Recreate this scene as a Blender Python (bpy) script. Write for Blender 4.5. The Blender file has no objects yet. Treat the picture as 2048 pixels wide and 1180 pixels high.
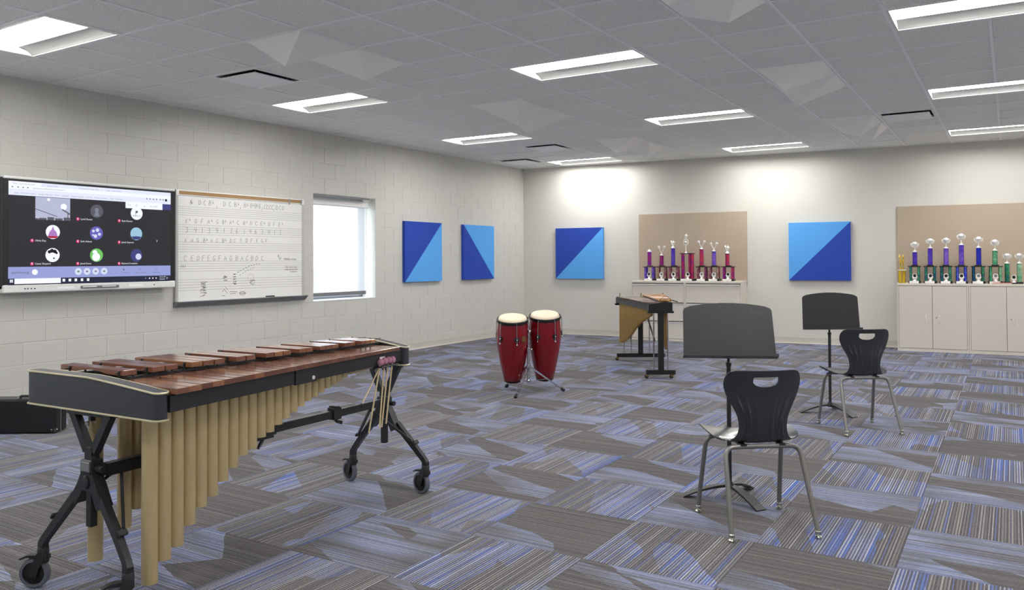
import bpy, bmesh, math, random
from mathutils import Vector, Matrix
random.seed(7)
C = bpy.context.scene.collection
sc = bpy.context.scene
PI = math.pi

# ------------------------------------------------------------------ camera, sky, exposure
XL, YB, H, CAMH = -7.726, 12.857, 3.048, 1.3527          # left wall, back corner, ceiling, camera height
BA = math.radians(-5.227)                                 # the back wall is splayed
XR, YR, ZD = 4.4, -2.4, 3.40                              # right wall, rear wall, deck above the ceiling
cam_d = bpy.data.cameras.new('camera'); cam = bpy.data.objects.new('camera', cam_d); C.objects.link(cam)
yaw, pitch, roll = 0.555732, 0.015926, -0.004814
fw = Vector((-math.sin(yaw)*math.cos(pitch), math.cos(yaw)*math.cos(pitch), math.sin(pitch)))
rt = Vector((math.cos(yaw), math.sin(yaw), 0)); up = rt.cross(fw)
r2 = rt*math.cos(roll)+up*math.sin(roll); u2 = -rt*math.sin(roll)+up*math.cos(roll)
cam.matrix_world = Matrix(((r2.x, u2.x, -fw.x, 0), (r2.y, u2.y, -fw.y, 0), (r2.z, u2.z, -fw.z, CAMH), (0, 0, 0, 1)))
cam_d.sensor_width = 36; cam_d.lens = 1608.52/2048*36; cam_d.shift_y = -(590-494.136)/2048
cam_d.clip_start = 0.05; cam_d.clip_end = 200
sc.camera = cam

LAMP = 27.0                                               # radiance of the ceiling light lenses
SKY = 6.0                                                 # overcast daylight behind the window blind
world = bpy.data.worlds.new('overcast_sky'); sc.world = world; world.use_nodes = True
wt = world.node_tree; bg = wt.nodes['Background']; bg.inputs[1].default_value = SKY
geo = wt.nodes.new('ShaderNodeTexCoord'); sxyz = wt.nodes.new('ShaderNodeSeparateXYZ'); wt.links.new(geo.outputs['Generated'], sxyz.inputs[0])
wr = wt.nodes.new('ShaderNodeValToRGB'); wt.links.new(sxyz.outputs[2], wr.inputs[0])
wr.color_ramp.elements[0].position = 0.0; wr.color_ramp.elements[0].color = (0.36, 0.37, 0.37, 1)     # pale paving below the horizon
wr.color_ramp.elements[1].position = 0.01; wr.color_ramp.elements[1].color = (0.82, 0.90, 1.0, 1)      # overcast sky above
wt.links.new(wr.outputs[0], bg.inputs[0])
vs = sc.view_settings; vs.view_transform = 'Standard'; vs.look = 'None'; vs.gamma = 1; vs.exposure = 0.36; vs.use_curve_mapping = False

# ------------------------------------------------------------------ materials
def lin(r, g, b):
    f = lambda c: ((c/255+0.055)/1.055)**2.4 if c/255 > 0.04045 else c/255/12.92
    return (f(r), f(g), f(b), 1)
class NT:
    def __init__(s, name):
        s.m = bpy.data.materials.new(name); s.m.use_nodes = True; s.t = s.m.node_tree
        s.b = s.t.nodes['Principled BSDF']
    def n(s, typ, **kw):
        x = s.t.nodes.new(typ)
        for k, v in kw.items(): setattr(x, k, v)
        return x
    def l(s, a, b): s.t.links.new(a, b)
    def setv(s, sock, v):
        if hasattr(v, 'is_linked') or isinstance(v, bpy.types.NodeSocket): s.l(v, sock)
        else: sock.default_value = v
    def math(s, op, a, b=None, c=None):
        x = s.n('ShaderNodeMath', operation=op); s.setv(x.inputs[0], a)
        if b is not None: s.setv(x.inputs[1], b)
        if c is not None: s.setv(x.inputs[2], c)
        return x.outputs[0]
    def mix(s, f, a, b, blend='MIX'):
        x = s.n('ShaderNodeMix', data_type='RGBA', blend_type=blend)
        s.setv(x.inputs[0], f); s.setv(x.inputs[6], a); s.setv(x.inputs[7], b); return x.outputs[2]
    def ramp(s, f, stops, interp='LINEAR'):
        x = s.n('ShaderNodeValToRGB'); r = x.color_ramp; r.interpolation = interp
        while len(r.elements) > 1: r.elements.remove(r.elements[-1])
        r.elements[0].position = stops[0][0]; r.elements[0].color = stops[0][1]
        for p, c in stops[1:]:
            e = r.elements.new(p); e.color = c
        s.setv(x.inputs[0], f); return x.outputs[0]
    def noise(s, vec, scale, detail=2.0, rough=0.5, dim='3D'):
        x = s.n('ShaderNodeTexNoise', noise_dimensions=dim)
        if vec is not None: s.l(vec, x.inputs['Vector'])
        x.inputs['Scale'].default_value = scale; x.inputs['Detail'].default_value = detail; x.inputs['Roughness'].default_value = rough
        return x.outputs['Fac']
    def pos(s): return s.n('ShaderNodeNewGeometry').outputs['Position']
    def obj(s): return s.n('ShaderNodeTexCoord').outputs['Object']
    def rnd(s): return s.n('ShaderNodeObjectInfo').outputs['Random']
    def bump(s, h, strength=0.2, dist=0.002):
        x = s.n('ShaderNodeBump'); x.inputs['Strength'].default_value = strength; x.inputs['Distance'].default_value = dist
        s.l(h, x.inputs['Height']); s.l(x.outputs[0], s.b.inputs['Normal'])
    def base(s, v): s.setv(s.b.inputs['Base Color'], v)
def plain(name, col, rough=0.5, metal=0.0, spec=0.5, var=0.06, nscale=30, bump=0.0, bscale=200, coat=0.0):
    k = NT(name); p = k.obj()
    f = k.noise(p, nscale, 3)
    a = tuple(c*(1-var) for c in col[:3])+(1,); b = tuple(min(1, c*(1+var)) for c in col[:3])+(1,)
    k.base(k.mix(f, a, b)); k.b.inputs['Roughness'].default_value = rough; k.b.inputs['Metallic'].default_value = metal
    k.b.inputs['Specular IOR Level'].default_value = spec; k.b.inputs['Coat Weight'].default_value = coat; k.b.inputs['Coat Roughness'].default_value = 0.1
    if bump: k.bump(k.noise(p, bscale, 3), bump, 0.001)
    return k.m
def emis(name, col, strength):
    k = NT(name); k.b.inputs['Base Color'].default_value = (0.01, 0.01, 0.01, 1)
    k.b.inputs['Emission Color'].default_value = col; k.b.inputs['Emission Strength'].default_value = strength
    k.b.inputs['Roughness'].default_value = 0.3; k.b.inputs['Specular IOR Level'].default_value = 0.2
    return k.m

def mat_block():
    k = NT('painted_block'); p = k.pos()
    pit = k.noise(p, 170, 4, 0.65); big = k.noise(p, 1.3, 2)
    c = k.mix(big, lin(202, 200, 194), lin(208, 206, 200))
    dark = k.ramp(pit, [(0.30, lin(172, 168, 159)), (0.42, lin(255, 255, 255))])
    c = k.mix(0.5, c, dark, 'MULTIPLY')
    c = k.mix(k.math('MULTIPLY', k.rnd(), 0.25), c, lin(196, 194, 187))
    k.base(c); k.b.inputs['Roughness'].default_value = 0.42; k.b.inputs['Specular IOR Level'].default_value = 0.35
    k.bump(pit, 0.35, 0.003); return k.m
def mat_drywall():
    k = NT('painted_drywall'); p = k.pos()
    f = k.noise(p, 220, 3); g = k.noise(p, 0.8, 2)
    k.base(k.mix(g, lin(208, 205, 197), lin(213, 210, 202))); k.b.inputs['Roughness'].default_value = 0.55
    k.b.inputs['Specular IOR Level'].default_value = 0.3; k.bump(f, 0.12, 0.001); return k.m
def mat_ceiling():
    k = NT('mineral_ceiling_tile'); p = k.pos()
    f = k.noise(p, 130, 3, 0.7); g = k.noise(p, 420, 2)
    c = k.ramp(f, [(0.27, lin(176, 177, 172)), (0.45, lin(238, 239, 234)), (0.7, lin(246, 247, 242))])
    c = k.mix(k.math('MULTIPLY', k.rnd(), 0.2), c, lin(226, 227, 222))
    k.base(c); k.b.inputs['Roughness'].default_value = 0.9; k.b.inputs['Specular IOR Level'].default_value = 0.1
    k.bump(f, 0.4, 0.003); return k.m
def mat_carpet():
    k = NT('striped_carpet'); p = k.pos()
    sep = k.n('ShaderNodeSeparateXYZ'); k.l(p, sep.inputs[0])
    tx = k.math('DIVIDE', k.math('ADD', sep.outputs[0], 0.446), 0.6096); ty = k.math('DIVIDE', k.math('SUBTRACT', sep.outputs[1], 3.885), 0.6096)
    ci = k.math('FLOOR', tx); cj = k.math('FLOOR', ty); fx = k.math('SUBTRACT', tx, ci); fy = k.math('SUBTRACT', ty, cj)
    par = k.math('FLOORED_MODULO', k.math('ADD', ci, cj), 2.0)
    def lerp(f, a, b): return k.math('ADD', a, k.math('MULTIPLY', f, k.math('SUBTRACT', b, a)))
    al = lerp(par, fx, fy); ac = lerp(par, fy, fx)
    def comb(a, b, c):
        x = k.n('ShaderNodeCombineXYZ'); k.setv(x.inputs[0], a); k.setv(x.inputs[1], b); k.setv(x.inputs[2], c); return x.outputs[0]
    def wn(v):
        x = k.n('ShaderNodeTexWhiteNoise', noise_dimensions='3D'); k.l(v, x.inputs['Vector']); return x
    cell = wn(comb(ci, cj, 0.0)); cr = cell.outputs['Value']
    line = wn(comb(k.math('FLOOR', k.math('MULTIPLY', ac, 66.0)), ci, cj)).outputs['Value']
    # angular wedge shapes, drawn out along the stripes
    wob = k.noise(p, 5.0, 2); wob = k.math('MULTIPLY', k.math('SUBTRACT', wob, 0.5), 0.10)
    va = k.math('ADD', k.math('ADD', k.math('MULTIPLY', al, 1.15), k.math('MULTIPLY', ac, 0.75)), wob)
    vb = k.math('ADD', k.math('ADD', k.math('MULTIPLY', ac, 2.3), k.math('MULTIPLY', al, 0.5)), wob)
    vor = k.n('ShaderNodeTexVoronoi', voronoi_dimensions='3D'); vor.inputs['Scale'].default_value = 1.0
    k.l(comb(va, vb, k.math('MULTIPLY', cr, 60.0)), vor.inputs['Vector'])
    sv = k.n('ShaderNodeSeparateColor'); k.l(vor.outputs['Color'], sv.inputs[0])
    fade = k.noise(comb(k.math('MULTIPLY', al, 1.4), k.math('MULTIPLY', ac, 2.6), k.math('MULTIPLY', cr, 33.0)), 1.0, 1)
    m = k.math('MULTIPLY', k.math('GREATER_THAN', sv.outputs[0], 0.5), k.math('MULTIPLY_ADD', fade, 2.4, -0.55))
    mm = k.n('ShaderNodeClamp'); k.l(m, mm.inputs[0]); m = mm.outputs[0]
    yarn = k.noise(comb(k.math('MULTIPLY', al, 30.0), k.math('MULTIPLY', ac, 150.0), cr), 1.0, 2)
    fine = wn(comb(k.math('FLOOR', k.math('MULTIPLY', ac, 132.0)), cj, ci)).outputs['Value']
    dkA = k.ramp(fine, [(0.0, lin(82, 80, 81)), (0.35, lin(90, 87, 87)), (0.65, lin(97, 94, 94)), (0.88, lin(108, 105, 105))], 'CONSTANT')
    ltA = k.ramp(fine, [(0.0, lin(102, 102, 110)), (0.25, lin(124, 128, 148)), (0.5, lin(104, 114, 148)), (0.7, lin(138, 144, 170)), (0.9, lin(122, 122, 126))], 'CONSTANT')
    per = k.math('MULTIPLY', ac, 44.0); pid = k.math('FLOOR', per); pf = k.math('SUBTRACT', per, pid)
    hA = wn(comb(pid, ci, cj)).outputs['Value']; hB = wn(comb(cj, pid, ci)).outputs['Value']
    wdt = k.math('MULTIPLY_ADD', hB, 0.28, 0.30); on = k.math('LESS_THAN', pf, wdt)
    dk1 = k.ramp(hA, [(0.0, lin(116, 113, 111)), (0.3, lin(130, 127, 124)), (0.55, lin(102, 100, 102)), (0.72, lin(96, 104, 142)), (0.86, lin(144, 142, 138))], 'CONSTANT')
    lt1 = k.ramp(hA, [(0.0, lin(138, 140, 156)), (0.3, lin(150, 152, 164)), (0.55, lin(84, 106, 166)), (0.72, lin(128, 134, 164)), (0.9, lin(164, 166, 178))], 'CONSTANT')
    dk0 = k.ramp(hB, [(0.0, lin(82, 79, 82)), (0.5, lin(90, 87, 89)), (0.8, lin(80, 80, 92))], 'CONSTANT')
    lt0 = k.ramp(hB, [(0.0, lin(86, 88, 104)), (0.4, lin(96, 98, 114)), (0.7, lin(76, 92, 146))], 'CONSTANT')
    dkB = k.mix(on, dk0, dk1); ltB = k.mix(on, lt0, lt1)
    c = k.mix(par, k.mix(m, dkA, ltA), k.mix(m, dkB, ltB))
    tint = k.math('MULTIPLY_ADD', yarn, 1.0, 0.68)
    grain = k.noise(p, 260, 2, 0.7); tint = k.math('MULTIPLY', tint, k.math('MULTIPLY_ADD', grain, 1.9, 0.06))
    cc = k.n('ShaderNodeCombineColor'); [k.l(tint, cc.inputs[i]) for i in range(3)]
    c = k.mix(1.0, c, cc.outputs[0], 'MULTIPLY')
    k.base(c); k.b.inputs['Roughness'].default_value = 0.95; k.b.inputs['Specular IOR Level'].default_value = 0.08
    k.bump(k.noise(p, 320, 2), 0.6, 0.003); return k.m
def mat_wood(name, cols, rough, axis=0):
    k = NT(name); o = k.obj(); mp = k.n('ShaderNodeMapping')
    mp.inputs['Scale'].default_value = (2, 40, 40) if axis == 0 else (40, 2, 40)
    k.l(o, mp.inputs[0])
    off = k.n('ShaderNodeVectorMath', operation='ADD'); k.l(mp.outputs[0], off.inputs[0])
    cx = k.n('ShaderNodeCombineXYZ'); k.l(k.math('MULTIPLY', k.rnd(), 90.0), cx.inputs[0]); k.l(cx.outputs[0], off.inputs[1])
    g = k.noise(off.outputs[0], 1.5, 4, 0.6)
    b = k.ramp(k.rnd(), cols)
    c = k.mix(k.math('MULTIPLY', g, 0.6), b, tuple(x*0.35 for x in cols[0][1][:3])+(1,))
    k.base(c); k.b.inputs['Roughness'].default_value = rough; k.b.inputs['Coat Weight'].default_value = 0.6; k.b.inputs['Coat Roughness'].default_value = 0.12
    return k.m
def mat_weave(name, ca, cb, scale, rough=0.9, vertical=False):
    k = NT(name); o = k.obj()
    mp = k.n('ShaderNodeMapping'); mp.inputs['Scale'].default_value = (scale, scale, scale*0.12 if vertical else scale); k.l(o, mp.inputs[0])
    f = k.noise(mp.outputs[0], 1.0, 3, 0.7)
    k.base(k.mix(f, ca, cb)); k.b.inputs['Roughness'].default_value = rough; k.b.inputs['Specular IOR Level'].default_value = 0.15
    k.bump(f, 0.2, 0.001); return k.m
def mat_foil(name, a, b, c, dark=None):
    k = NT(name); o = k.obj()
    v = k.n('ShaderNodeTexVoronoi'); v.inputs['Scale'].default_value = 90; k.l(o, v.inputs['Vector'])
    sp = k.n('ShaderNodeSeparateXYZ'); k.l(o, sp.inputs[0])
    w = k.noise(o, 14, 2); f = k.math('ADD', k.math('MULTIPLY', w, 0.8), k.math('MULTIPLY', k.rnd(), 0.3))
    col = k.ramp(f, [(0.2, a), (0.48, b), (0.75, c)])
    if dark:
        d = k.math('LESS_THAN', k.math('ABSOLUTE', k.math('SINE', k.math('MULTIPLY', sp.outputs[2], 420.0))), 0.55)
        band = k.math('MULTIPLY', d, k.math('GREATER_THAN', k.noise(o, 75, 1), 0.47))
        col = k.mix(band, col, dark)
    k.base(col); k.b.inputs['Metallic'].default_value = 0.6; k.b.inputs['Roughness'].default_value = 0.16
    k.bump(v.outputs['Distance'], 0.25, 0.001); return k.m

M = {}
M['block'] = mat_block(); M['drywall'] = mat_drywall(); M['far_wall'] = plain('bounce_white_wall', lin(238, 236, 230), 0.6); M['ctile'] = mat_ceiling(); M['carpet'] = mat_carpet()  # far_wall: unseen walls made whiter to bounce light onto the ceiling
M['mortar'] = plain('painted_mortar', lin(206, 204, 197), 0.6, bump=0.3, bscale=90)
M['grid'] = plain('white_steel_grid', lin(246, 246, 246), 0.45)
M['subfloor'] = plain('concrete_subfloor', lin(70, 70, 72), 0.9)
M['deck'] = plain('grey_deck', lin(60, 60, 60), 0.9)
M['vinyl'] = plain('beige_vinyl_base', lin(196, 191, 180), 0.4)
M['lens'] = emis('light_lens', (1.0, 0.985, 0.955, 1), LAMP)
M['enamel'] = plain('white_enamel', lin(232, 232, 230), 0.4)
M['reflector'] = plain('satin_grey_reflector', lin(150, 150, 148), 0.6)
M['white_paint'] = plain('matte_white_panel', lin(252, 251, 246), 0.75, var=0.01)
M['black_void'] = plain('duct_shade_black', lin(26, 26, 28), 0.9)  # black stands in for the shade inside the vents
M['plate'] = plain('vent_plate', lin(248, 248, 248), 0.5)
M['navy'] = mat_weave('royal_blue_fabric', lin(46, 72, 164), lin(53, 80, 176), 260)
M['sky'] = mat_weave('light_blue_fabric', lin(86, 160, 232), lin(102, 174, 240), 260)
M['tack'] = mat_weave('tan_tackboard_fabric', lin(172, 156, 138), lin(190, 174, 156), 160, vertical=True)
M['steel'] = plain('putty_steel', lin(216, 208, 197), 0.42, var=0.015)
M['steel_dark'] = plain('putty_shade_and_label', lin(120, 113, 104), 0.6)  # darker putty: painted shade in the gaps, plus the dark label holders
M['chrome'] = plain('chrome', lin(205, 205, 208), 0.12, metal=1.0, var=0.02)
M['silver'] = plain('silver_plastic', lin(250, 250, 246), 0.22, metal=0.3, var=0.05)
M['gold'] = plain('gold_plastic', lin(222, 190, 70), 0.22, metal=0.75, var=0.1)
M['goldcol'] = plain('gold_foil', lin(220, 186, 40), 0.3, metal=0.6, var=0.2)
M['alum'] = plain('anodised_aluminium', lin(196, 195, 192), 0.35, metal=0.35)
M['alum_dark'] = plain('grey_aluminium', lin(128, 129, 132), 0.4, metal=0.4)
M['cork'] = plain('cork', lin(168, 134, 92), 0.9, var=0.2, nscale=300)
M['board'] = plain('white_porcelain', lin(240, 239, 236), 0.2, var=0.01)
M['ink'] = plain('dark_marker', lin(88, 88, 92), 0.7, var=0.3, nscale=60)
M['ink_black'] = plain('black_marker', lin(30, 32, 36), 0.7)
M['staff'] = plain('grey_staff_line', lin(178, 176, 173), 0.6)
M['bezel'] = plain('black_bezel', lin(26, 26, 31), 0.25)
M['black_gloss'] = plain('black_satin', lin(22, 22, 24), 0.3)
M['black'] = plain('black_plastic', lin(30, 30, 33), 0.5, bump=0.1)
M['metal_black'] = plain('black_powder_coat', lin(33, 34, 38), 0.42, bump=0.15, bscale=300)
M['leather'] = plain('black_tolex', lin(46, 48, 56), 0.45, bump=0.6, bscale=160)
M['trim_gold'] = plain('cream_gold_piping', lin(206, 198, 164), 0.35, metal=0.2)
M['pipe'] = plain('hammered_gold_paint', lin(198, 178, 134), 0.3, metal=0.35, bump=0.3, bscale=380, coat=0.3)
M['pipe_old'] = plain('aged_brass_paint', lin(164, 132, 74), 0.4, metal=0.3, var=0.15)
M['rose'] = mat_wood('rosewood', [(0.0, lin(104, 66, 50)), (0.35, lin(134, 86, 62)), (0.7, lin(114, 70, 54)), (1.0, lin(162, 110, 76))], 0.22)  # last stop, golden from reflections, is painted onto some bars
M['rose_acc'] = mat_wood('rosewood_pale', [(0.0, lin(120, 72, 58)), (0.4, lin(150, 98, 70)), (0.75, lin(130, 80, 62)), (1.0, lin(186, 136, 86))], 0.22)  # paler, with a golden last stop: reflections put into the colour
M['xylo'] = mat_wood('dark_walnut', [(0.0, lin(94, 70, 58)), (1.0, lin(112, 84, 68))], 0.4)
M['xylo_reflect'] = mat_wood('orange_lit_wood', [(0.0, lin(196, 140, 70)), (1.0, lin(214, 160, 88))], 0.28)  # orange reflection on the xylophone accidentals, painted as wood colour
M['rubber'] = plain('grey_rubber', lin(92, 96, 108), 0.6)
M['rubber_black'] = plain('black_rubber', lin(26, 26, 28), 0.6)
M['birch'] = plain('birch_stick', lin(206, 186, 146), 0.5)
M['yarn'] = plain('pink_yarn', lin(186, 130, 156), 0.9, var=0.15, nscale=220, bump=0.6, bscale=260)
M['chair'] = plain('charcoal_plastic', lin(38, 40, 46), 0.3, bump=0.03, bscale=500, coat=0.4)
M['chair_leg'] = plain('pewter_tube', lin(128, 126, 124), 0.3, metal=0.6)
M['nickel'] = plain('nickel', lin(196, 196, 180), 0.15, metal=1.0)
M['stand'] = plain('black_stand_steel', lin(31, 31, 33), 0.42, bump=0.25, bscale=600)
M['red'] = plain('red_lacquer', lin(122, 2, 16), 0.26, var=0.12, nscale=8, coat=0.25)
M['skin'] = plain('rawhide', lin(232, 216, 190), 0.5, var=0.06, nscale=14)
M['brass'] = plain('aged_brass', lin(150, 120, 70), 0.35, metal=0.8)
M['marble'] = plain('white_marble', lin(234, 232, 230), 0.25, var=0.05)
M['purple'] = mat_foil('purple_foil', lin(92, 40, 190), lin(150, 34, 130), lin(206, 60, 90))
M['violet'] = mat_foil('violet_foil', lin(70, 40, 190), lin(96, 66, 214), lin(160, 120, 235), lin(40, 20, 80))
M['teal'] = mat_foil('teal_foil', lin(30, 50, 150), lin(30, 96, 120), lin(70, 170, 120), lin(16, 22, 30))
M['cobalt'] = mat_foil('cobalt_foil', lin(36, 40, 190), lin(46, 60, 216), lin(120, 140, 235), lin(20, 20, 90))
M['green'] = mat_foil('green_foil', lin(40, 120, 110), lin(90, 190, 140), lin(190, 230, 190), lin(18, 26, 26))
M['copper'] = mat_foil('copper_foil', lin(140, 50, 150), lin(170, 80, 120), lin(216, 186, 150), lin(70, 34, 60))
M['paper_red'] = plain('red_paper', lin(206, 46, 70), 0.6); M['paper_yellow'] = plain('yellow_paper', lin(228, 200, 80), 0.6); M['paper_pink'] = plain('pink_paper', lin(224, 120, 150), 0.6)
M['sill'] = plain('white_sill', lin(228, 230, 234), 0.35)
M['reveal'] = plain('painted_reveal', lin(188, 187, 182), 0.6)
def mat_blind():
    k = NT('solar_blind'); t = k.t
    for nd in list(t.nodes):
        if nd.type != 'OUTPUT_MATERIAL': t.nodes.remove(nd)
    out = [n for n in t.nodes if n.type == 'OUTPUT_MATERIAL'][0]
    tr = k.n('ShaderNodeBsdfTranslucent'); tr.inputs[0].default_value = (0.34, 0.345, 0.355, 1)
    df = k.n('ShaderNodeBsdfDiffuse'); tp = k.n('ShaderNodeBsdfTransparent')
    wv = k.noise(k.obj(), 500, 1)
    k.l(k.mix(wv, (0.74, 0.74, 0.76, 1), (0.84, 0.84, 0.86, 1)), df.inputs[0])
    a = k.n('ShaderNodeMixShader'); a.inputs[0].default_value = 0.45; k.l(tr.outputs[0], a.inputs[1]); k.l(df.outputs[0], a.inputs[2])
    b = k.n('ShaderNodeMixShader'); b.inputs[0].default_value = 0.13; k.l(a.outputs[0], b.inputs[1]); k.l(tp.outputs[0], b.inputs[2])
    k.l(b.outputs[0], out.inputs[0]); return k.m
M['blind'] = mat_blind()
def mat_glass():
    k = NT('window_glass'); t = k.t; t.nodes.remove(k.b); out = [n for n in t.nodes if n.type == 'OUTPUT_MATERIAL'][0]
    tp = k.n('ShaderNodeBsdfTransparent'); tp.inputs[0].default_value = (0.93, 0.96, 0.97, 1); gl_ = k.n('ShaderNodeBsdfGlossy'); gl_.inputs['Roughness'].default_value = 0.02
    x = k.n('ShaderNodeMixShader'); x.inputs[0].default_value = 0.05; k.l(tp.outputs[0], x.inputs[1]); k.l(gl_.outputs[0], x.inputs[2]); k.l(x.outputs[0], out.inputs[0]); return k.m
M['glass'] = mat_glass()

# ------------------------------------------------------------------ mesh builder
class MB:
    def __init__(s): s.v = []; s.f = []; s.mi = []
    def add(s, vs, fs, mi=0, T=None):
        b = len(s.v)
        for p in vs:
            p = Vector(p)
            s.v.append(tuple(T @ p) if T is not None else tuple(p))
        for f in fs: s.f.append(tuple(b+i for i in f)); s.mi.append(mi)
        return s
    def box(s, x0, x1, y0, y1, z0, z1, bev=0.0, mi=0, T=None):
        if bev <= 0:
            vs = [(x, y, z) for x in (x0, x1) for y in (y0, y1) for z in (z0, z1)]
            return s.add(vs, [(0, 1, 3, 2), (4, 6, 7, 5), (0, 4, 5, 1), (2, 3, 7, 6), (0, 2, 6, 4), (1, 5, 7, 3)], mi, T)
        X = (x0, x1); Y = (y0, y1); Z = (z0, z1); sg = (1, -1); vs = []; ix = {}
        for a in (0, 1):
            for b in (0, 1):
                for c in (0, 1):
                    for ax in range(3):
                        p = [X[a], Y[b], Z[c]]; d = (a, b, c)
                        for q in range(3):
                            if q != ax: p[q] += sg[d[q]]*bev
                        ix[(a, b, c, ax)] = len(vs); vs.append(tuple(p))
        fs = []
        for ax in range(3):
            o = [q for q in range(3) if q != ax]
            for e in (0, 1):
                loop = []
                for (i, j) in ((0, 0), (1, 0), (1, 1), (0, 1)):
                    k = [0, 0, 0]; k[ax] = e; k[o[0]] = i; k[o[1]] = j; loop.append(ix[(*k, ax)])
                fs.append(loop)
        for ax in range(3):
            o = [q for q in range(3) if q != ax]
            for i in (0, 1):
                for j in (0, 1):
                    ks = []
                    for e in (0, 1):
                        k = [0, 0, 0]; k[ax] = e; k[o[0]] = i; k[o[1]] = j; ks.append(tuple(k))
                    fs.append([ix[(*ks[0], o[0])], ix[(*ks[1], o[0])], ix[(*ks[1], o[1])], ix[(*ks[0], o[1])]])
        for a in (0, 1):
            for b in (0, 1):
                for c in (0, 1): fs.append([ix[(a, b, c, q)] for q in range(3)])
        return s.add(vs, fs, mi, T)
    def prism(s, pts, z0, z1, mi=0, T=None):                # polygon in xy, extruded in z
        n = len(pts); vs = [(x, y, z0) for x, y in pts]+[(x, y, z1) for x, y in pts]
        fs = [tuple(range(n))[::-1], tuple(range(n, 2*n))]+[(i, (i+1) % n, n+(i+1) % n, n+i) for i in range(n)]
        return s.add(vs, fs, mi, T)
    def tube(s, path, r, seg=10, cap=True, mi=0, T=None):
        P = [Vector(p) for p in path]; n = len(P); R = r if isinstance(r, (list, tuple)) else [r]*n
        vs = []; up0 = None
        for i in range(n):
            t = (P[min(i+1, n-1)]-P[max(i-1, 0)]).normalized()
            if up0 is None:
                up0 = Vector((0, 0, 1)) if abs(t.z) < 0.9 else Vector((1, 0, 0))
            a = (up0-t*up0.dot(t)).normalized(); up0 = a; b = t.cross(a)
            for k in range(seg):
                w = 2*PI*k/seg; vs.append(P[i]+(a*math.cos(w)+b*math.sin(w))*R[i])
        fs = [(i*seg+k, i*seg+(k+1) % seg, (i+1)*seg+(k+1) % seg, (i+1)*seg+k) for i in range(n-1) for k in range(seg)]
        if cap: fs += [tuple(range(seg))[::-1], tuple((n-1)*seg+k for k in range(seg))]
        return s.add(vs, fs, mi, T)
    def bar(s, path, w, h, mi=0, T=None, up=(0, 0, 1)):     # rectangular section swept along a path; w across, h along up
        P = [Vector(p) for p in path]; n = len(P); vs = []
        W = w if isinstance(w, (list, tuple)) else [w]*n; Hh = h if isinstance(h, (list, tuple)) else [h]*n
        for i in range(n):
            t = (P[min(i+1, n-1)]-P[max(i-1, 0)]).normalized(); u = Vector(up); u = (u-t*u.dot(t)).normalized(); x = t.cross(u)
            for a, b in ((-1, -1), (1, -1), (1, 1), (-1, 1)): vs.append(P[i]+x*(a*W[i]/2)+u*(b*Hh[i]/2))
        fs = [(i*4+k, i*4+(k+1) % 4, (i+1)*4+(k+1) % 4, (i+1)*4+k) for i in range(n-1) for k in range(4)]+[(3, 2, 1, 0), tuple((n-1)*4+k for k in range(4))]
        return s.add(vs, fs, mi, T)
    def lathe(s, prof, seg=24, mi=0, T=None, cap=True):     # profile of (r, z)
        vs = [(r*math.cos(2*PI*k/seg), r*math.sin(2*PI*k/seg), z) for r, z in prof for k in range(seg)]; n = len(prof)
        fs = [(i*seg+k, i*seg+(k+1) % seg, (i+1)*seg+(k+1) % seg, (i+1)*seg+k) for i in range(n-1) for k in range(seg)]
        if cap: fs += [tuple(range(seg))[::-1], tuple((n-1)*seg+k for k in range(seg))]
        return s.add(vs, fs, mi, T)
    def ball(s, c, r, seg=12, mi=0, sz=1.0):
        pr = [(max(1e-4, r*math.sin(PI*i/8)), -r*sz*math.cos(PI*i/8)) for i in range(9)]
        return s.lathe(pr, seg, mi, Matrix.Translation(c))
    def mesh(s, name, mats, sharp=30):
        me = bpy.data.meshes.new(name); me.from_pydata(s.v, [], s.f)
        for m in (mats if isinstance(mats, (list, tuple)) else [mats]): me.materials.append(m)
        me.polygons.foreach_set('material_index', s.mi)
        bm = bmesh.new(); bm.from_mesh(me); bmesh.ops.recalc_face_normals(bm, faces=bm.faces); bm.to_mesh(me); bm.free()
        me.polygons.foreach_set('use_smooth', [True]*len(me.polygons)); me.set_sharp_from_angle(angle=math.radians(sharp)); me.update()
        return me
    def build(s, name, mats, parent=None, loc=None, sharp=30): return link(name, s.mesh(name, mats, sharp), parent, loc)
def link(name, me, parent=None, loc=None):
    o = bpy.data.objects.new(name, me); C.objects.link(o)
    if parent is not None: o.parent = parent
    if loc is not None: o.location = loc
    return o
def tag(o, label=None, cat=None, group=None, kind=None):
    if label: o['label'] = label
    if cat: o['category'] = cat
    if group: o['group'] = group
    if kind: o['kind'] = kind
    return o
def thing(name, label, cat, loc=(0, 0, 0), rz=0.0, group=None):
    o = bpy.data.objects.new(name, None); C.objects.link(o); o.location = loc; o.rotation_euler = (0, 0, rz); o.empty_display_size = 0.1
    return tag(o, label, cat, group)
def kids(o): return [c for c in C.objects if c.parent == o]
def dup(root, loc, rz, label=None, group=None):
    def cp(o, par):
        c = o.copy(); C.objects.link(c)
        if par is not None: c.parent = par
        for ch in list(o.children): cp(ch, c)
        return c
    r = cp(root, None); r.location = loc; r.rotation_euler = (0, 0, rz)
    if label: r['label'] = label
    if group: r['group'] = group
    return r
def rounded(pts, rad, seg=5):                               # round the inner corners of a 3-D path
    P = [Vector(p) for p in pts]; out = [P[0]]
    for i in range(1, len(P)-1):
        a = (P[i-1]-P[i]); b = (P[i+1]-P[i]); d = min(rad, a.length*0.49, b.length*0.49)
        p0 = P[i]+a.normalized()*d; p1 = P[i]+b.normalized()*d
        for k in range(seg+1):
            t = k/seg; out.append(p0*(1-t)**2+P[i]*2*t*(1-t)+p1*t*t)
    out.append(P[-1]); return out
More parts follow.
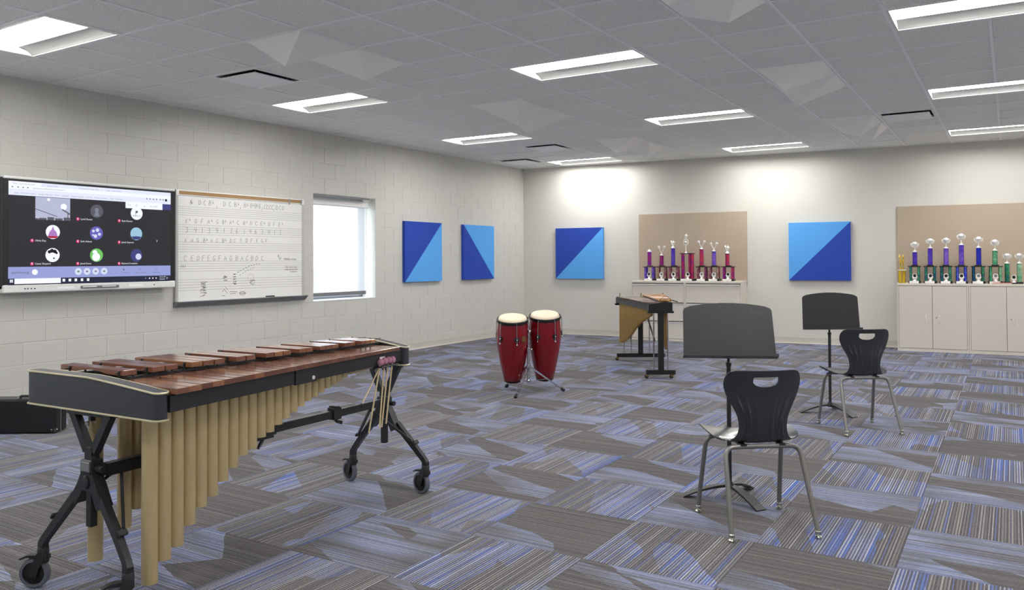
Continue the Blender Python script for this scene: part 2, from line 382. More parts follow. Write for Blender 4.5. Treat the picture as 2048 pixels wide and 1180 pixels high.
def frame(x, y, z):                                         # matrix whose columns are three axes
    m = Matrix.Identity(4)
    for i, a in enumerate((x, y, z)):
        for j in range(3): m[j][i] = a[j]
    return m
n_b = Vector((math.sin(BA), math.cos(BA), 0)); t_b = Vector((math.cos(BA), -math.sin(BA), 0)); c_b = n_b.x*XL+n_b.y*YB
def bw(s_, off=0.0, z=0.0): return Vector((XL, YB, 0))+t_b*s_-n_b*off+Vector((0, 0, z))
RZB = -BA                                                   # rotation of things set along the back wall (local +x along the wall, -y into the room)
def clip(poly, nx, ny, c):                                  # keep nx*x+ny*y <= c
    out = []
    for i in range(len(poly)):
        a = poly[i]; b = poly[(i+1) % len(poly)]; da = nx*a[0]+ny*a[1]-c; db = nx*b[0]+ny*b[1]-c
        if da <= 0: out.append(a)
        if (da < 0 < db) or (db < 0 < da):
            t = da/(da-db); out.append((a[0]+(b[0]-a[0])*t, a[1]+(b[1]-a[1])*t))
    return out
def room_clip(poly, m=0.0):
    for q in ((-1, 0, -(XL+m)), (1, 0, XR-m), (0, -1, -(YR+m)), (n_b.x, n_b.y, c_b-m)):
        poly = clip(poly, *q)
        if len(poly) < 3: return []
    return poly
def to_px(p):                                               # only to decide which repeats the photo shows
    d = Vector(p)-Vector((0, 0, CAMH)); z = d.dot(fw)
    if z < 0.3: return None
    return (1024+1608.5*d.dot(r2)/z, 494.1-1608.5*d.dot(u2)/z, z)
def seen(p, mg=150):
    q = to_px(p); return q is not None and -mg < q[0] < 2048+mg and -mg < q[1] < 1180+mg

# ------------------------------------------------------------------ floor
SP = 0.6096
floor = tag(MB().box(XL-0.2, XR+0.2, YR-0.2, 15.0, -0.15, -0.007).build('floor', M['subfloor']), kind='structure')
cells = []
for i in range(-13, 9):
    for j in range(-11, 18):
        x0 = -0.446+i*SP; y0 = 3.885+j*SP; g = 0.0004
        poly = room_clip([(x0+g, y0+g), (x0+SP-g, y0+g), (x0+SP-g, y0+SP-g), (x0+g, y0+SP-g)], 0.001)
        if len(poly) < 3: continue
        cx = sum(p[0] for p in poly)/len(poly); cy = sum(p[1] for p in poly)/len(poly)
        q = to_px((cx, cy, 0)); vis = any(seen((p[0], p[1], 0), 5) for p in poly) or seen((cx, cy, 0), 5)
        cells.append((0 if vis else 1, q[2] if q else 99, poly))
cells.sort(key=lambda c: c[:2])
full_tile = None
rest = MB()
for n, (v, d, poly) in enumerate(cells):
    if n < 300 and v == 0:
        b = MB(); cx = poly[0][0]; cy = poly[0][1]; k = 0.003
        ccx = sum(p[0] for p in poly)/len(poly); ccy = sum(p[1] for p in poly)/len(poly)
        top = [(x+(ccx-x)*0.004-cx, y+(ccy-y)*0.004-cy, 0.0) for x, y in poly]; mid = [(x-cx, y-cy, -0.0012) for x, y in poly]; bot = [(x-cx, y-cy, -0.007) for x, y in poly]
        m_ = len(poly); b.add(top+mid+bot, [tuple(range(m_))]+[(i, (i+1) % m_, m_+(i+1) % m_, m_+i) for i in range(m_)]+[(m_+i, m_+(i+1) % m_, 2*m_+(i+1) % m_, 2*m_+i) for i in range(m_)])
        whole = len(poly) == 4 and abs(poly[2][0]-poly[0][0]-SP+0.0008) < 1e-4 and abs(poly[2][1]-poly[0][1]-SP+0.0008) < 1e-4
        if whole and full_tile is not None: me = full_tile
        else:
            me = b.mesh('carpet_tile', M['carpet'])
            if whole: full_tile = me
        link('carpet_tile', me, floor, (cx, cy, 0))
    else: rest.prism(poly, -0.007, 0.0)
tag(rest.build('carpet_tiles', M['carpet'], floor), kind='stuff')

# ------------------------------------------------------------------ walls
CO = 0.2032
WY0, WY1, WZ0, WZ1 = 7.535, 8.741, 4*CO, 11*CO
wl = MB(); a, b = XL-0.30, XL-0.0028
OPEN = [(-1.312, -0.106), (1.502, 2.708), (WY0, WY1)]     # window openings; the first two are out of the picture, nearer than the display
yy = YR-0.2
for p, q in OPEN:
    wl.box(a, b, yy, p, -0.1, ZD).box(a, b, p, q, -0.1, WZ0).box(a, b, p, q, WZ1, ZD); yy = q
wl.box(a, b, yy, 13.3, -0.1, ZD)
wall_left = tag(wl.build('wall_left', M['mortar']), kind='structure')
BLN = 0.4022; jt = 0.006; blocks = []
for r in range(15):
    off = 3.915 if r % 2 == 0 else 3.915-BLN/2
    z0 = r*CO; k0 = int((YR-off)/BLN)-1
    for k in range(k0, k0+45):
        y0 = off+k*BLN; y1 = y0+BLN
        segs = [(max(y0, YR), min(y1, 12.85))]
        if z0 >= WZ0-0.01 and z0 < WZ1-0.01:
            s2 = []
            for p, q in segs:
                cur = [(p, q)]
                for o0, o1 in OPEN:
                    nx = []
                    for e, f in cur:
                        if f <= o0+0.01 or e >= o1-0.01: nx.append((e, f))
                        else:
                            if e < o0-0.01: nx.append((e, o0+jt/2))
                            if f > o1+0.01: nx.append((o1-jt/2, f))
                    cur = nx
                s2 += cur
            segs = s2
        for p, q in segs:
            if q-p > 0.03: blocks.append((p, q, z0))
blocks.sort(key=lambda t: (0 if t[1] > 3.5 else 1, t[0]))
cache = {}; rest = MB()
for n, (p, q, z0) in enumerate(blocks):
    L = round(q-p, 4)
    if n < 300 and q > 3.5:
        if L not in cache:
            cache[L] = MB().box(-0.02, 0.0, 0.0012, L-0.0012, jt/2, CO-jt/2, bev=0.0018).mesh('concrete_block', M['block'])
        o = link('concrete_block', cache[L], wall_left, (XL+random.uniform(-0.0006, 0.0008), p, z0))
    else: rest.box(XL-0.02, XL, p+0.0012, q-0.0012, z0+jt/2, z0+CO-jt/2, bev=0.002)
tag(rest.build('concrete_blocks', M['block'], wall_left), kind='stuff')
Tb = frame(t_b, n_b, Vector((0, 0, 1))); Tb.translation = Vector((XL, YB, 0))
tag(MB().box(-0.5, 13.2, 0.0, 0.2, -0.1, ZD, T=Tb).build('wall_back', M['drywall']), kind='structure')
tag(MB().box(XR, XR+0.2, YR-0.2, 14.6, -0.1, ZD).build('wall_right', M['far_wall']), kind='structure')
tag(MB().box(XL-0.3, XR+0.2, YR-0.2, YR, -0.1, ZD).build('wall_rear', M['far_wall']), kind='structure')
prof = [(0.0, 0.0), (0.014, 0.0), (0.0135, 0.003), (0.007, 0.010), (0.004, 0.020), (0.004, 0.100), (0.0015, 0.102), (0.0, 0.102)]
def skirting(name, p0, p1, nrm):
    p0 = Vector(p0); p1 = Vector(p1); nrm = Vector(nrm); vs = [(p0+nrm*a+Vector((0, 0, z))) for a, z in prof]+[(p1+nrm*a+Vector((0, 0, z))) for a, z in prof]
    n = len(prof); fs = [(i, (i+1) % n, n+(i+1) % n, n+i) for i in range(n)]+[tuple(range(n)), tuple(range(n, 2*n))]
    tag(MB().add(vs, fs).build(name, M['vinyl']), kind='structure')
skirting('baseboard_left', (XL, YR, 0), (XL, YB, 0), (1, 0, 0))
skirting('baseboard_back', bw(0), bw(12.1), -n_b)

# ------------------------------------------------------------------ ceiling: lay-in tiles on a steel grid
GX, GY, GS = -0.7224, 5.3822, 0.6114
lights = [(i, j) for i in (-10, -5, 0, 5) for j in (11, 6, 1, -4, -9)]
pyr = [(-7, -2, .45, .26), (-7, -1, .75, .40), (-2, -2, .40, .55), (-2, -1, .72, .44), (-2, 3, .41, .25), (-2, 4, .29, .54),
       (-7, 3, .56, .73), (-7, 4, .27, .50), (-7, 8, .49, .12), (-7, 9, .81, .23), (-2, 8, .61, .58), (-2, 9, .76, .25)]
vents = [(-9, -1), (-9, 8), (-1, 8), (-11, 10)]
used = {}
for i, j in lights: used[(i, j)] = ('L', i, j); used[(i+1, j)] = ('L', i, j)
for p in pyr: used[p[:2]] = ('P',)+p[:2]
for p in vents: used[p] = ('V',)+p
ceiling = tag(MB().box(XL-0.3, XR+0.2, YR-0.2, 15.0, ZD, ZD+0.1).build('ceiling', M['deck']), kind='structure')
I0, I1, J0, J1 = -12, 9, -13, 16
tiles = []
for i in range(I0, I1):
    for j in range(J0, J1):
        if (i, j) in used: continue
        x0 = GX+i*GS; y0 = GY+j*GS; g = 0.0130
        poly = room_clip([(x0+g, y0+g), (x0+GS-g, y0+g), (x0+GS-g, y0+GS-g), (x0+g, y0+GS-g)])
        if len(poly) < 3: continue
        cx = sum(p[0] for p in poly)/len(poly); cy = sum(p[1] for p in poly)/len(poly); q = to_px((cx, cy, H))
        vis = any(seen((p[0], p[1], H), 5) for p in poly)
        tiles.append((0 if vis else 1, q[2] if q else 99, poly, i, j))
tiles.sort(key=lambda t: t[:2]); full = None; rest = MB()
for n, (v, d, poly, i, j) in enumerate(tiles):
    if n < 300 and v == 0:
        ox, oy = poly[0]; whole = len(poly) == 4 and abs(poly[2][0]-poly[0][0]-GS+0.026) < 1e-4 and abs(poly[2][1]-poly[0][1]-GS+0.026) < 1e-4
        if whole and full: me = full
        else:
            me = MB().prism([(x-ox, y-oy) for x, y in poly], 0.0, 0.016).mesh('ceiling_tile', M['ctile'])
            if whole: full = me
        link('ceiling_tile', me, ceiling, (ox, oy, H+0.0015+random.uniform(-0.0003, 0.0003)))
    else: rest.prism(poly, H+0.0015, H+0.017)
tag(rest.build('ceiling_tiles', M['ctile'], ceiling), kind='stuff')
def in_room(x, y): return XL <= x <= XR and y >= YR and n_b.x*x+n_b.y*y <= c_b
def runs(flags):
    out = []; st = None
    for k, f in flags+[(None, False)]:
        if f and st is None: st = k
        if not f and st is not None: out.append((st, pk)); st = None
        pk = k
    return out
for i in range(I0+1, I1):                                   # runners along the room
    x = GX+i*GS; ye = (c_b-n_b.x*x)/n_b.y
    fl = [(j, not (used.get((i-1, j), 1)) == used.get((i, j), 2)) for j in range(J0, J1)]
    for a, b in runs(fl):
        y0 = max(GY+a*GS, YR); y1 = min(GY+(b+1)*GS, ye)
        if y1-y0 > 0.05 and x < XR: MB().box(x-0.012, x+0.012, y0, y1, H-0.004, H+0.03).build('grid_runner', M['grid'], ceiling)
for j in range(J0+1, J1):                                   # cross tees
    y = GY+j*GS
    if y < YR: continue
    for i in range(I0, I1):
        x0 = max(GX+i*GS, XL); x1 = min(GX+(i+1)*GS, XR)
        if n_b.y*y+n_b.x*x0 > c_b: continue
        if n_b.y*y+n_b.x*x1 > c_b: pass
        if used.get((i, j-1), 1) == used.get((i, j), 2): continue
        if x1-x0 < 0.05: continue
        if not (seen((x0, y, H), 30) or seen((x1, y, H), 30)): continue
        link('cross_tee', cache.setdefault(('tee', round(x1-x0, 4)), None) or cache.__setitem__(('tee', round(x1-x0, 4)), MB().box(0.012, x1-x0-0.012, -0.012, 0.012, 0, 0.028).mesh('cross_tee', M['grid'])) or cache[('tee', round(x1-x0, 4))], ceiling, (x0, y, H-0.0035))
MB().box(XL, XL+0.02, YR, YB, H-0.003, H+0.002).build('wall_angle', M['grid'], ceiling)
MB().box(0.02, 12.1, -0.02, 0.0, H-0.003, H+0.002, T=Tb).build('wall_angle', M['grid'], ceiling)

# recessed ceiling lights
def troffer():
    t = thing('ceiling_light', 'x', 'light'); L = 2*GS; W = GS; e = 0.012; D = 0.050
    fr = MB()
    for (x0, x1, y0, y1) in ((e, L-e, e, e+0.016), (e, L-e, W-e-0.016, W-e), (e, e+0.016, e+0.016, W-e-0.016), (L-e-0.016, L-e, e+0.016, W-e-0.016)): fr.box(x0, x1, y0, y1, -0.004, 0.004, bev=0.001)
    fr.build('frame', M['enamel'], t)
    xa, xb, ya, yb = e+0.016, L-e-0.016, e+0.016, W-e-0.016; la, lb = 0.155, W-0.155
    for nm, y0, y1 in (('reflector', ya, la), ('reflector', yb, lb)):
        r = MB(); pts = []
        for k in range(7):
            u = k/6; y = y0+(y1-y0)*u; z = D*math.sin(u*PI/2)**0.8; pts.append((y, z))
        for k in range(6):
            (p, zp), (q, zq) = pts[k], pts[k+1]; r.add([(xa, p, zp), (xb, p, zp), (xb, q, zq), (xa, q, zq), (xa, p, zp+0.003), (xb, p, zp+0.003), (xb, q, zq+0.003), (xa, q, zq+0.003)], [(0, 1, 2, 3), (7, 6, 5, 4)])
        r.build(nm, M['reflector'], t)
    for x in (xa, xb):
        en = MB(); d = 0.002 if x == xa else -0.002; pts = [(ya, 0), (ya+0.05, D*0.62), (la, D), (lb, D), (yb-0.05, D*0.62), (yb, 0)]
        m_ = len(pts); en.add([(x, y, z) for y, z in pts]+[(x-d, y, z) for y, z in pts], [tuple(range(m_)), tuple(range(m_, 2*m_))[::-1]]+[(k, (k+1) % m_, m_+(k+1) % m_, m_+k) for k in range(m_)])
        en.build('end_plate', M['enamel'], t)
    MB().box(xa, xb, la, lb, D-0.004, D+0.004).build('lens', M['lens'], t)
    MB().box(e+0.004, L-e-0.004, e+0.004, W-e-0.004, D+0.012, D+0.05).build('housing', M['enamel'], t)
    return t
rown = {11: 'nearest the back wall', 6: 'second from the back wall', 1: 'third from the back wall', -4: 'fourth from the back wall', -9: 'above the rear of the room'}
coln = {-10: 'row along the block wall', -5: 'middle row', 0: 'right-hand row', 5: 'row along the right wall'}
tr0 = None
for i, j in lights:
    lab = 'recessed ceiling light in the %s, %s' % (coln[i], rown[j])
    loc = (GX+i*GS, GY+j*GS, H-0.001)
    if tr0 is None: tr0 = troffer(); tr0.location = loc; tr0['label'] = lab; tr0['group'] = 'recessed ceiling lights'
    else: dup(tr0, loc, 0, lab, 'recessed ceiling lights')
# folded pyramid panels
wh = {(-7, -2): 'above the display, nearer of its pair', (-7, -1): 'beyond the display, farther of its pair', (-2, -2): 'at the top of the picture, mostly cut off', (-2, -1): 'at the top of the picture, right of the cut-off one',
      (-2, 3): 'over the music stands, nearer of its pair', (-2, 4): 'over the music stands, farther of its pair', (-7, 3): 'left of the middle lights, nearer of its pair', (-7, 4): 'left of the middle lights, farther of its pair',
      (-7, 8): 'near the back left corner, nearer of its pair', (-7, 9): 'near the back left corner, farther of its pair', (-2, 8): 'beside the right square vent, nearer of its pair', (-2, 9): 'beside the right square vent, farther of its pair'}
for i, j, fx, fy in pyr:
    x0, y0 = GX+i*GS, GY+j*GS; g = 0.018; ap = (fx*GS, fy*GS, -0.2)
    vs = [(g, g, -0.004), (GS-g, g, -0.004), (GS-g, GS-g, -0.004), (g, GS-g, -0.004), ap, (g, g, 0.02), (GS-g, g, 0.02), (GS-g, GS-g, 0.02), (g, GS-g, 0.02)]
    o = MB().add(vs, [(0, 1, 4), (1, 2, 4), (2, 3, 4), (3, 0, 4), (0, 5, 6, 1), (1, 6, 7, 2), (2, 7, 8, 3), (3, 8, 5, 0), (5, 8, 7, 6)]).build('pyramid_panel', M['white_paint'], None, (x0, y0, H), sharp=1)
    tag(o, 'white folded pyramid ceiling panel '+wh[(i, j)], 'acoustic panel', 'pyramid ceiling panels')
wv = {(-9, -1): 'above the whiteboard', (-9, 8): 'before the back left corner', (-1, 8): 'at the right beside a light', (-11, 10): 'tight in the back left corner'}
for i, j in vents:
    x0, y0 = GX+i*GS, GY+j*GS; t = thing('ceiling_vent', 'square white plate ceiling vent '+wv[(i, j)], 'vent', (x0, y0, H), 0, 'square plate ceiling vents')
    f = MB(); e = 0.012; w = 0.03
    for q in ((e, GS-e, e, e+w), (e, GS-e, GS-e-w, GS-e), (e, e+w, e+w, GS-e-w), (GS-e-w, GS-e, e+w, GS-e-w)): f.box(*q, -0.003, 0.004, bev=0.001)
    f.build('frame', M['enamel'], t)
    MB().box(e+w, GS-e-w, e+w, GS-e-w, 0.03, 0.06).build('duct_shade', M['black_void'], t)  # dark slab painting the shade above the plate
    MB().box(0.058, GS-0.058, 0.058, GS-0.058, -0.026, -0.018, bev=0.002).build('plate', M['plate'], t)
    pp = MB()
    for x in (0.12, GS-0.12):
        for y in (0.12, GS-0.12): pp.tube([(x, y, -0.02), (x, y, 0.035)], 0.006, 8)
    pp.build('hanger', M['alum_dark'], t)

# ------------------------------------------------------------------ window and blind
ww, wh_ = WY1-WY0, WZ1-WZ0
for wn_, (p, q) in zip(('window_2', 'window_3', 'window_1'), OPEN):
    win = bpy.data.objects.new(wn_, None); C.objects.link(win); win.location = (XL, p, WZ0); win['kind'] = 'structure'
    f = MB(); d = 0.05
    f.box(-0.30, -0.25, 0, ww, 0, d).box(-0.30, -0.25, 0, ww, wh_-d, wh_).box(-0.30, -0.25, 0, d, d, wh_-d).box(-0.30, -0.25, ww-d, ww, d, wh_-d)
    f.build('window_frame', M['alum_dark'], win)
    MB().box(-0.28, -0.272, d, ww-d, d, wh_-d).build('window_pane', M['glass'], win)
    MB().box(-0.25, 0.004, 0.002, ww-0.002, 0.0, 0.018, bev=0.003).build('sill', M['sill'], win)
    lt = MB(); lt.box(-0.06, -0.002, 0.0, ww-0.12, wh_-0.012, wh_-0.002).box(-0.012, 0.002, 0.0, ww-0.12, wh_-0.028, wh_-0.016, bev=0.002)
    lt.build('lintel', M['alum_dark'], win)
bl = thing('roller_blind', 'white roller blind drawn down over the window in the block wall', 'blind', (XL-0.115, WY0, WZ0))
MB().box(-0.05, 0.028, 0.01, ww-0.05, wh_-0.135, wh_-0.045, bev=0.008).build('cassette', M['enamel'], bl)
MB().add([(0, 0.012, 0.11), (0, ww-0.10, 0.11), (0, ww-0.10, wh_-0.12), (0, 0.012, wh_-0.12)], [(0, 1, 2, 3)]).build('fabric', M['blind'], bl)
MB().box(-0.012, 0.012, 0.012, ww-0.085, 0.06, 0.112, bev=0.003).build('bottom_bar', M['alum_dark'], bl)
MB().tube([(0.012, ww-0.085, wh_-0.10), (0.012, ww-0.083, 0.4), (0.014, ww-0.072, 0.06), (0.02, ww-0.055, 0.03)], 0.004, 8).build('chain', M['enamel'], bl)

# ------------------------------------------------------------------ things on the left wall: local x along the wall (+Y), local y up (Z), local z into the room (+X)
WT = frame(Vector((0, 1, 0)), Vector((0, 0, 1)), Vector((1, 0, 0)))
def wall_thing(name, label, cat, y, z, x=XL):
    t = thing(name, label, cat, (x, y, z)); t.rotation_euler = WT.to_euler(); return t
for y0, y1, up_, nm, lab in ((9.332, 10.255, True, 'acoustic_panel', 'square blue panel on the block wall beside the window, dark upper left half'), (10.845, 11.772, False, 'acoustic_panel', 'square blue panel on the block wall nearest the corner, dark lower left half')):
    w = 0.914; t = wall_thing(nm, lab, 'acoustic panel', (y0+y1)/2-w/2, 1.027); t['group'] = 'two tone blue wall panels'
    A = [(0, 0), (w, 0), (w, w), (0, w)]
    d1, d2 = ([A[0], A[2], A[3]], [A[0], A[1], A[2]]) if up_ else ([A[0], A[1], A[3]], [A[1], A[2], A[3]])
    MB().prism(d1, 0.002, 0.052).build('dark_blue_half', M['navy'], t); MB().prism(d2, 0.002, 0.052).build('light_blue_half', M['sky'], t)
for s0, up_, lab in ((0.669, True, 'square blue back wall panel left of the tan boards, dark upper left half'), (4.721, False, 'square blue back wall panel between the tan boards, light upper left half')):
    w = 0.914; t = thing('acoustic_panel', lab, 'acoustic panel', bw(s0, 0.0, 1.008), 0, 'two tone blue wall panels')
    t.rotation_euler = frame(t_b, Vector((0, 0, 1)), -n_b).to_euler()
    A = [(0, 0), (w, 0), (w, w), (0, w)]; m1, m2 = ('navy', 'sky') if up_ else ('sky', 'navy')
    MB().prism([A[0], A[2], A[3]], 0.002, 0.052).build('dark_blue_half' if up_ else 'light_blue_half', M[m1], t); MB().prism([A[0], A[1], A[2]], 0.002, 0.052).build('light_blue_half' if up_ else 'dark_blue_half', M[m2], t)
for s0, lab in ((2.237, 'tan fabric tack board behind the purple trophies'), (6.285, 'tan fabric tack board behind the blue and green trophies')):
    t = thing('tack_board', lab, 'tack board', bw(s0, 0.0, 0.91), 0, 'tan tack boards'); t.rotation_euler = frame(t_b, Vector((0, 0, 1)), -n_b).to_euler()
    MB().box(0, 1.826, 0, 1.218, 0.001, 0.026, bev=0.003).build('fabric', M['tack'], t)
    tr = MB(); tr.box(-0.004, 0.0, -0.002, 1.222, 0.0, 0.022).box(1.826, 1.83, -0.002, 1.222, 0.0, 0.022).box(-0.004, 1.83, 1.218, 1.222, 0, 0.022); tr.build('edge_trim', M['tack'], t)

# ------------------------------------------------------------------ interactive display
def text_mesh(s, size, align='LEFT'):
    cu = bpy.data.curves.new('t', 'FONT'); cu.body = s; cu.size = size; cu.align_x = align; cu.align_y = 'CENTER'; cu.resolution_u = 2
    o = bpy.data.objects.new('t', cu); C.objects.link(o); dg = bpy.context.evaluated_depsgraph_get()
    me = bpy.data.meshes.new_from_object(o.evaluated_get(dg)); bpy.data.objects.remove(o)
    vs = [v.co.copy() for v in me.vertices]; fs = [tuple(p.vertices) for p in me.polygons]; bpy.data.meshes.remove(me); return vs, fs
def put_text(b, s, x, y, size, z=0.0, align='LEFT', mi=0):
    vs, fs = text_mesh(s, size, align); b.add([(v.x+x, v.y+y, z) for v in vs], fs, mi)
def disc(b, x, y, r, z, n=28, mi=0): b.add([(x+r*math.cos(2*PI*k/n), y+r*math.sin(2*PI*k/n), z) for k in range(n)], [tuple(range(n))], mi)
def rect(b, x0, x1, y0, y1, z, mi=0): b.add([(x0, y0, z), (x1, y0, z), (x1, y1, z), (x0, y1, z)], [(0, 1, 2, 3)], mi)
TY0, TY1, TZ0, TZ1 = 3.676, 5.409, 1.076, 2.127
tv = wall_thing('interactive_display', 'large wall-mounted display showing a video call beside the whiteboard', 'display', TY0, TZ0)
TW, TH = TY1-TY0, TZ1-TZ0
MB().box(0.004, TW-0.004, 0.03, TH-0.004, 0.045, 0.112, bev=0.008).build('housing', M['black'], tv)
MB().box(0.35, TW-0.35, 0.2, TH-0.2, 0.001, 0.046).build('wall_mount', M['metal_black'], tv)
MB().box(0, TW, 0.072, TH-0.024, 0.10, 0.124, bev=0.003).build('bezel', M['bezel'], tv)
MB().box(0.006, TW, TH-0.026, TH, 0.06, 0.128, bev=0.007).build('top_bar', M['enamel'], tv)
MB().box(0.004, TW, 0.0, 0.074, 0.06, 0.130, bev=0.009).build('bottom_bar', M['enamel'], tv)
tray = MB().box(0.70, 1.09, 0.022, 0.048, 0.128, 0.140, bev=0.004).build('pen_tray', M['alum_dark'], tv)
for x in (0.715, 0.91): MB().tube([(x, 0.036, 0.144), (x+0.14, 0.036, 0.144)], 0.0055, 8).build('stylus', M['enamel'], tray)
for x in (0.19, 0.215, 0.245, 0.275): MB().box(x-0.007, x+0.007, 0.032, 0.040, 0.129, 0.1325, bev=0.001).build('button', M['bezel'], tv)
for x in (0.48, 1.20): MB().box(x, x+0.16, 0.024, 0.046, 0.129, 0.1312, bev=0.0008).build('speaker_grille', M['plate'], tv)
MB().box(1.475, 1.49, 0.034, 0.041, 0.129, 0.132, bev=0.001).build('sensor_window', M['bezel'], tv)
SX0, SZ0, SW, SH = 3.722-TY0, 1.147-TZ0, 1.63, 0.936
ES = 0.85
for nm, c in dict(s_dark=(38, 38, 44), s_white=(238, 241, 252), s_bar=(222, 227, 246), s_ctl=(146, 155, 208), s_task=(30, 32, 56), s_grey=(120, 124, 140), s_pale=(206, 212, 232), s_pink=(206, 44, 104), s_blue=(98, 92, 180), s_sky=(150, 190, 214), s_green=(110, 190, 96), s_navy=(58, 62, 120), s_vid=(176, 180, 206), s_mid=(84, 84, 96), s_red=(170, 20, 60), s_black=(20, 20, 24), s_mauve=(170, 120, 190)).items(): M[nm] = emis('screen_'+nm[2:], lin(*c), ES)
scr = MB().box(SX0, SX0+SW, SZ0, SZ0+SH, 0.122, 0.1252).build('screen', M['s_dark'], tv)
z = 0.1256
def P(u, v): return SX0+u*SW, SZ0+v*SH
def srect(nm, u0, u1, v0, v1, m, dz=0.0):
    b = MB(); x0, y0 = P(u0, v0); x1, y1 = P(u1, v1); rect(b, x0, x1, y0, y1, z+dz); return b.build(nm, M[m], scr)
srect('browser_bar', 0, 1, 0.866, 1, 's_bar')
for v, m in ((0.944, 's_white'), (0.906, 's_bar')): srect('address_bar', 0.0, 1.0, v-0.018, v+0.018, m, 0.0002)
srect('browser_tab', 0.0, 0.175, 0.956, 0.998, 's_white', 0.0003)
b = MB()
for s_, u, v in (('Music - classroom band list', 0.022, 0.978), ('x', 0.182, 0.978), ('Lesson Center', 0.207, 0.976), ('x', 0.368, 0.976), ('Classroom by Google Class', 0.39, 0.975), ('x', 0.528, 0.975), ('Meet - bandroom fhs', 0.563, 0.973), ('meet.google.com/bkz-fvyo-jes?authuser=0', 0.126, 0.944), ('Apps   Classroom Support    Google Classroom    Home   Schedules     Google Calendar    YouTube    Pandora One Listen    Finale    MTD Music', 0.03, 0.889)):
    x, y = P(u, v); put_text(b, s_, x, y, 0.0175, z+0.0005)
tag(b.build('browser_text', M['s_grey'], scr), kind='stuff')
b = MB()
for u in (0.02, 0.05, 0.077, 0.102): x, y = P(u, 0.944); disc(b, x, y, 0.006, z+0.0005, 10)
for u in (0.83, 0.852, 0.876, 0.898, 0.925, 0.945): x, y = P(u, 0.915); disc(b, x, y, 0.007, z+0.0005, 12)
tag(b.build('toolbar_icons', M['s_mid'], scr), kind='stuff')
x, y = P(0.966, 0.912); b = MB(); disc(b, x, y, 0.014, z+0.0005); b.build('profile_icon', M['s_black'], scr)
srect('video_tile', 0.143, 0.34, 0.637, 0.862, 's_vid')
b = MB(); x, y = P(0.143, 0.637)
for q in ((0.0, 0.0, 0.10, 0.018), (0.11, 0.0, 0.06, 0.028), (0.18, 0.0, 0.07, 0.02), (0.26, 0.0, 0.06, 0.03)): rect(b, x+q[0], x+q[0]+q[2], y, y+q[3], z+0.0003)
b.bar([(x+0.245, y+0.105, z+0.0004), (x+0.325, y+0.06, z+0.0004)], 0.012, 0.0004, up=(0, 0, 1)); b.bar([(x+0.30, y+0.07, z+0.0004), (x+0.30, y, z+0.0004)], 0.008, 0.0004); b.bar([(x, y+0.10, z+0.0004), (x+0.20, y+0.035, z+0.0004)], 0.006, 0.0004)
b.build('video_image', M['s_mid'], scr)
b = MB()
for q in ((0.12, 0.19, 0.055, 0.014), (0.26, 0.13, 0.05, 0.03)): disc(b, x+q[0], y+q[1], q[3], z+0.0003, 14)
b.build('video_glare', M['s_white'], scr)
srect('popup_bar', 0.685, 0.94, 0.80, 0.872, 's_white', 0.0006); srect('self_view', 0.94, 1.0, 0.803, 0.868, 's_navy', 0.0004)
b = MB()
for s_, u, v, sz in (('o o', 0.70, 0.835, 0.024), ('[]', 0.753, 0.835, 0.026), ('o', 0.808, 0.833, 0.03), ('10:15 AM', 0.85, 0.832, 0.022)): xx, yy = P(u, v); put_text(b, s_, xx, yy, sz, z+0.0009)
tag(b.build('popup_text', M['s_grey'], scr), kind='stuff')
RA = 0.0655
av = [(0.501, 0.749, 's_mid'), (0.760, 0.747, 's_white'), (0.241, 0.52, 's_white'), (0.499, 0.52, 's_blue'), (0.758, 0.524, 's_sky'), (0.240, 0.29, 's_white'), (0.50, 0.29, 's_green'), (0.759, 0.288, 's_navy')]
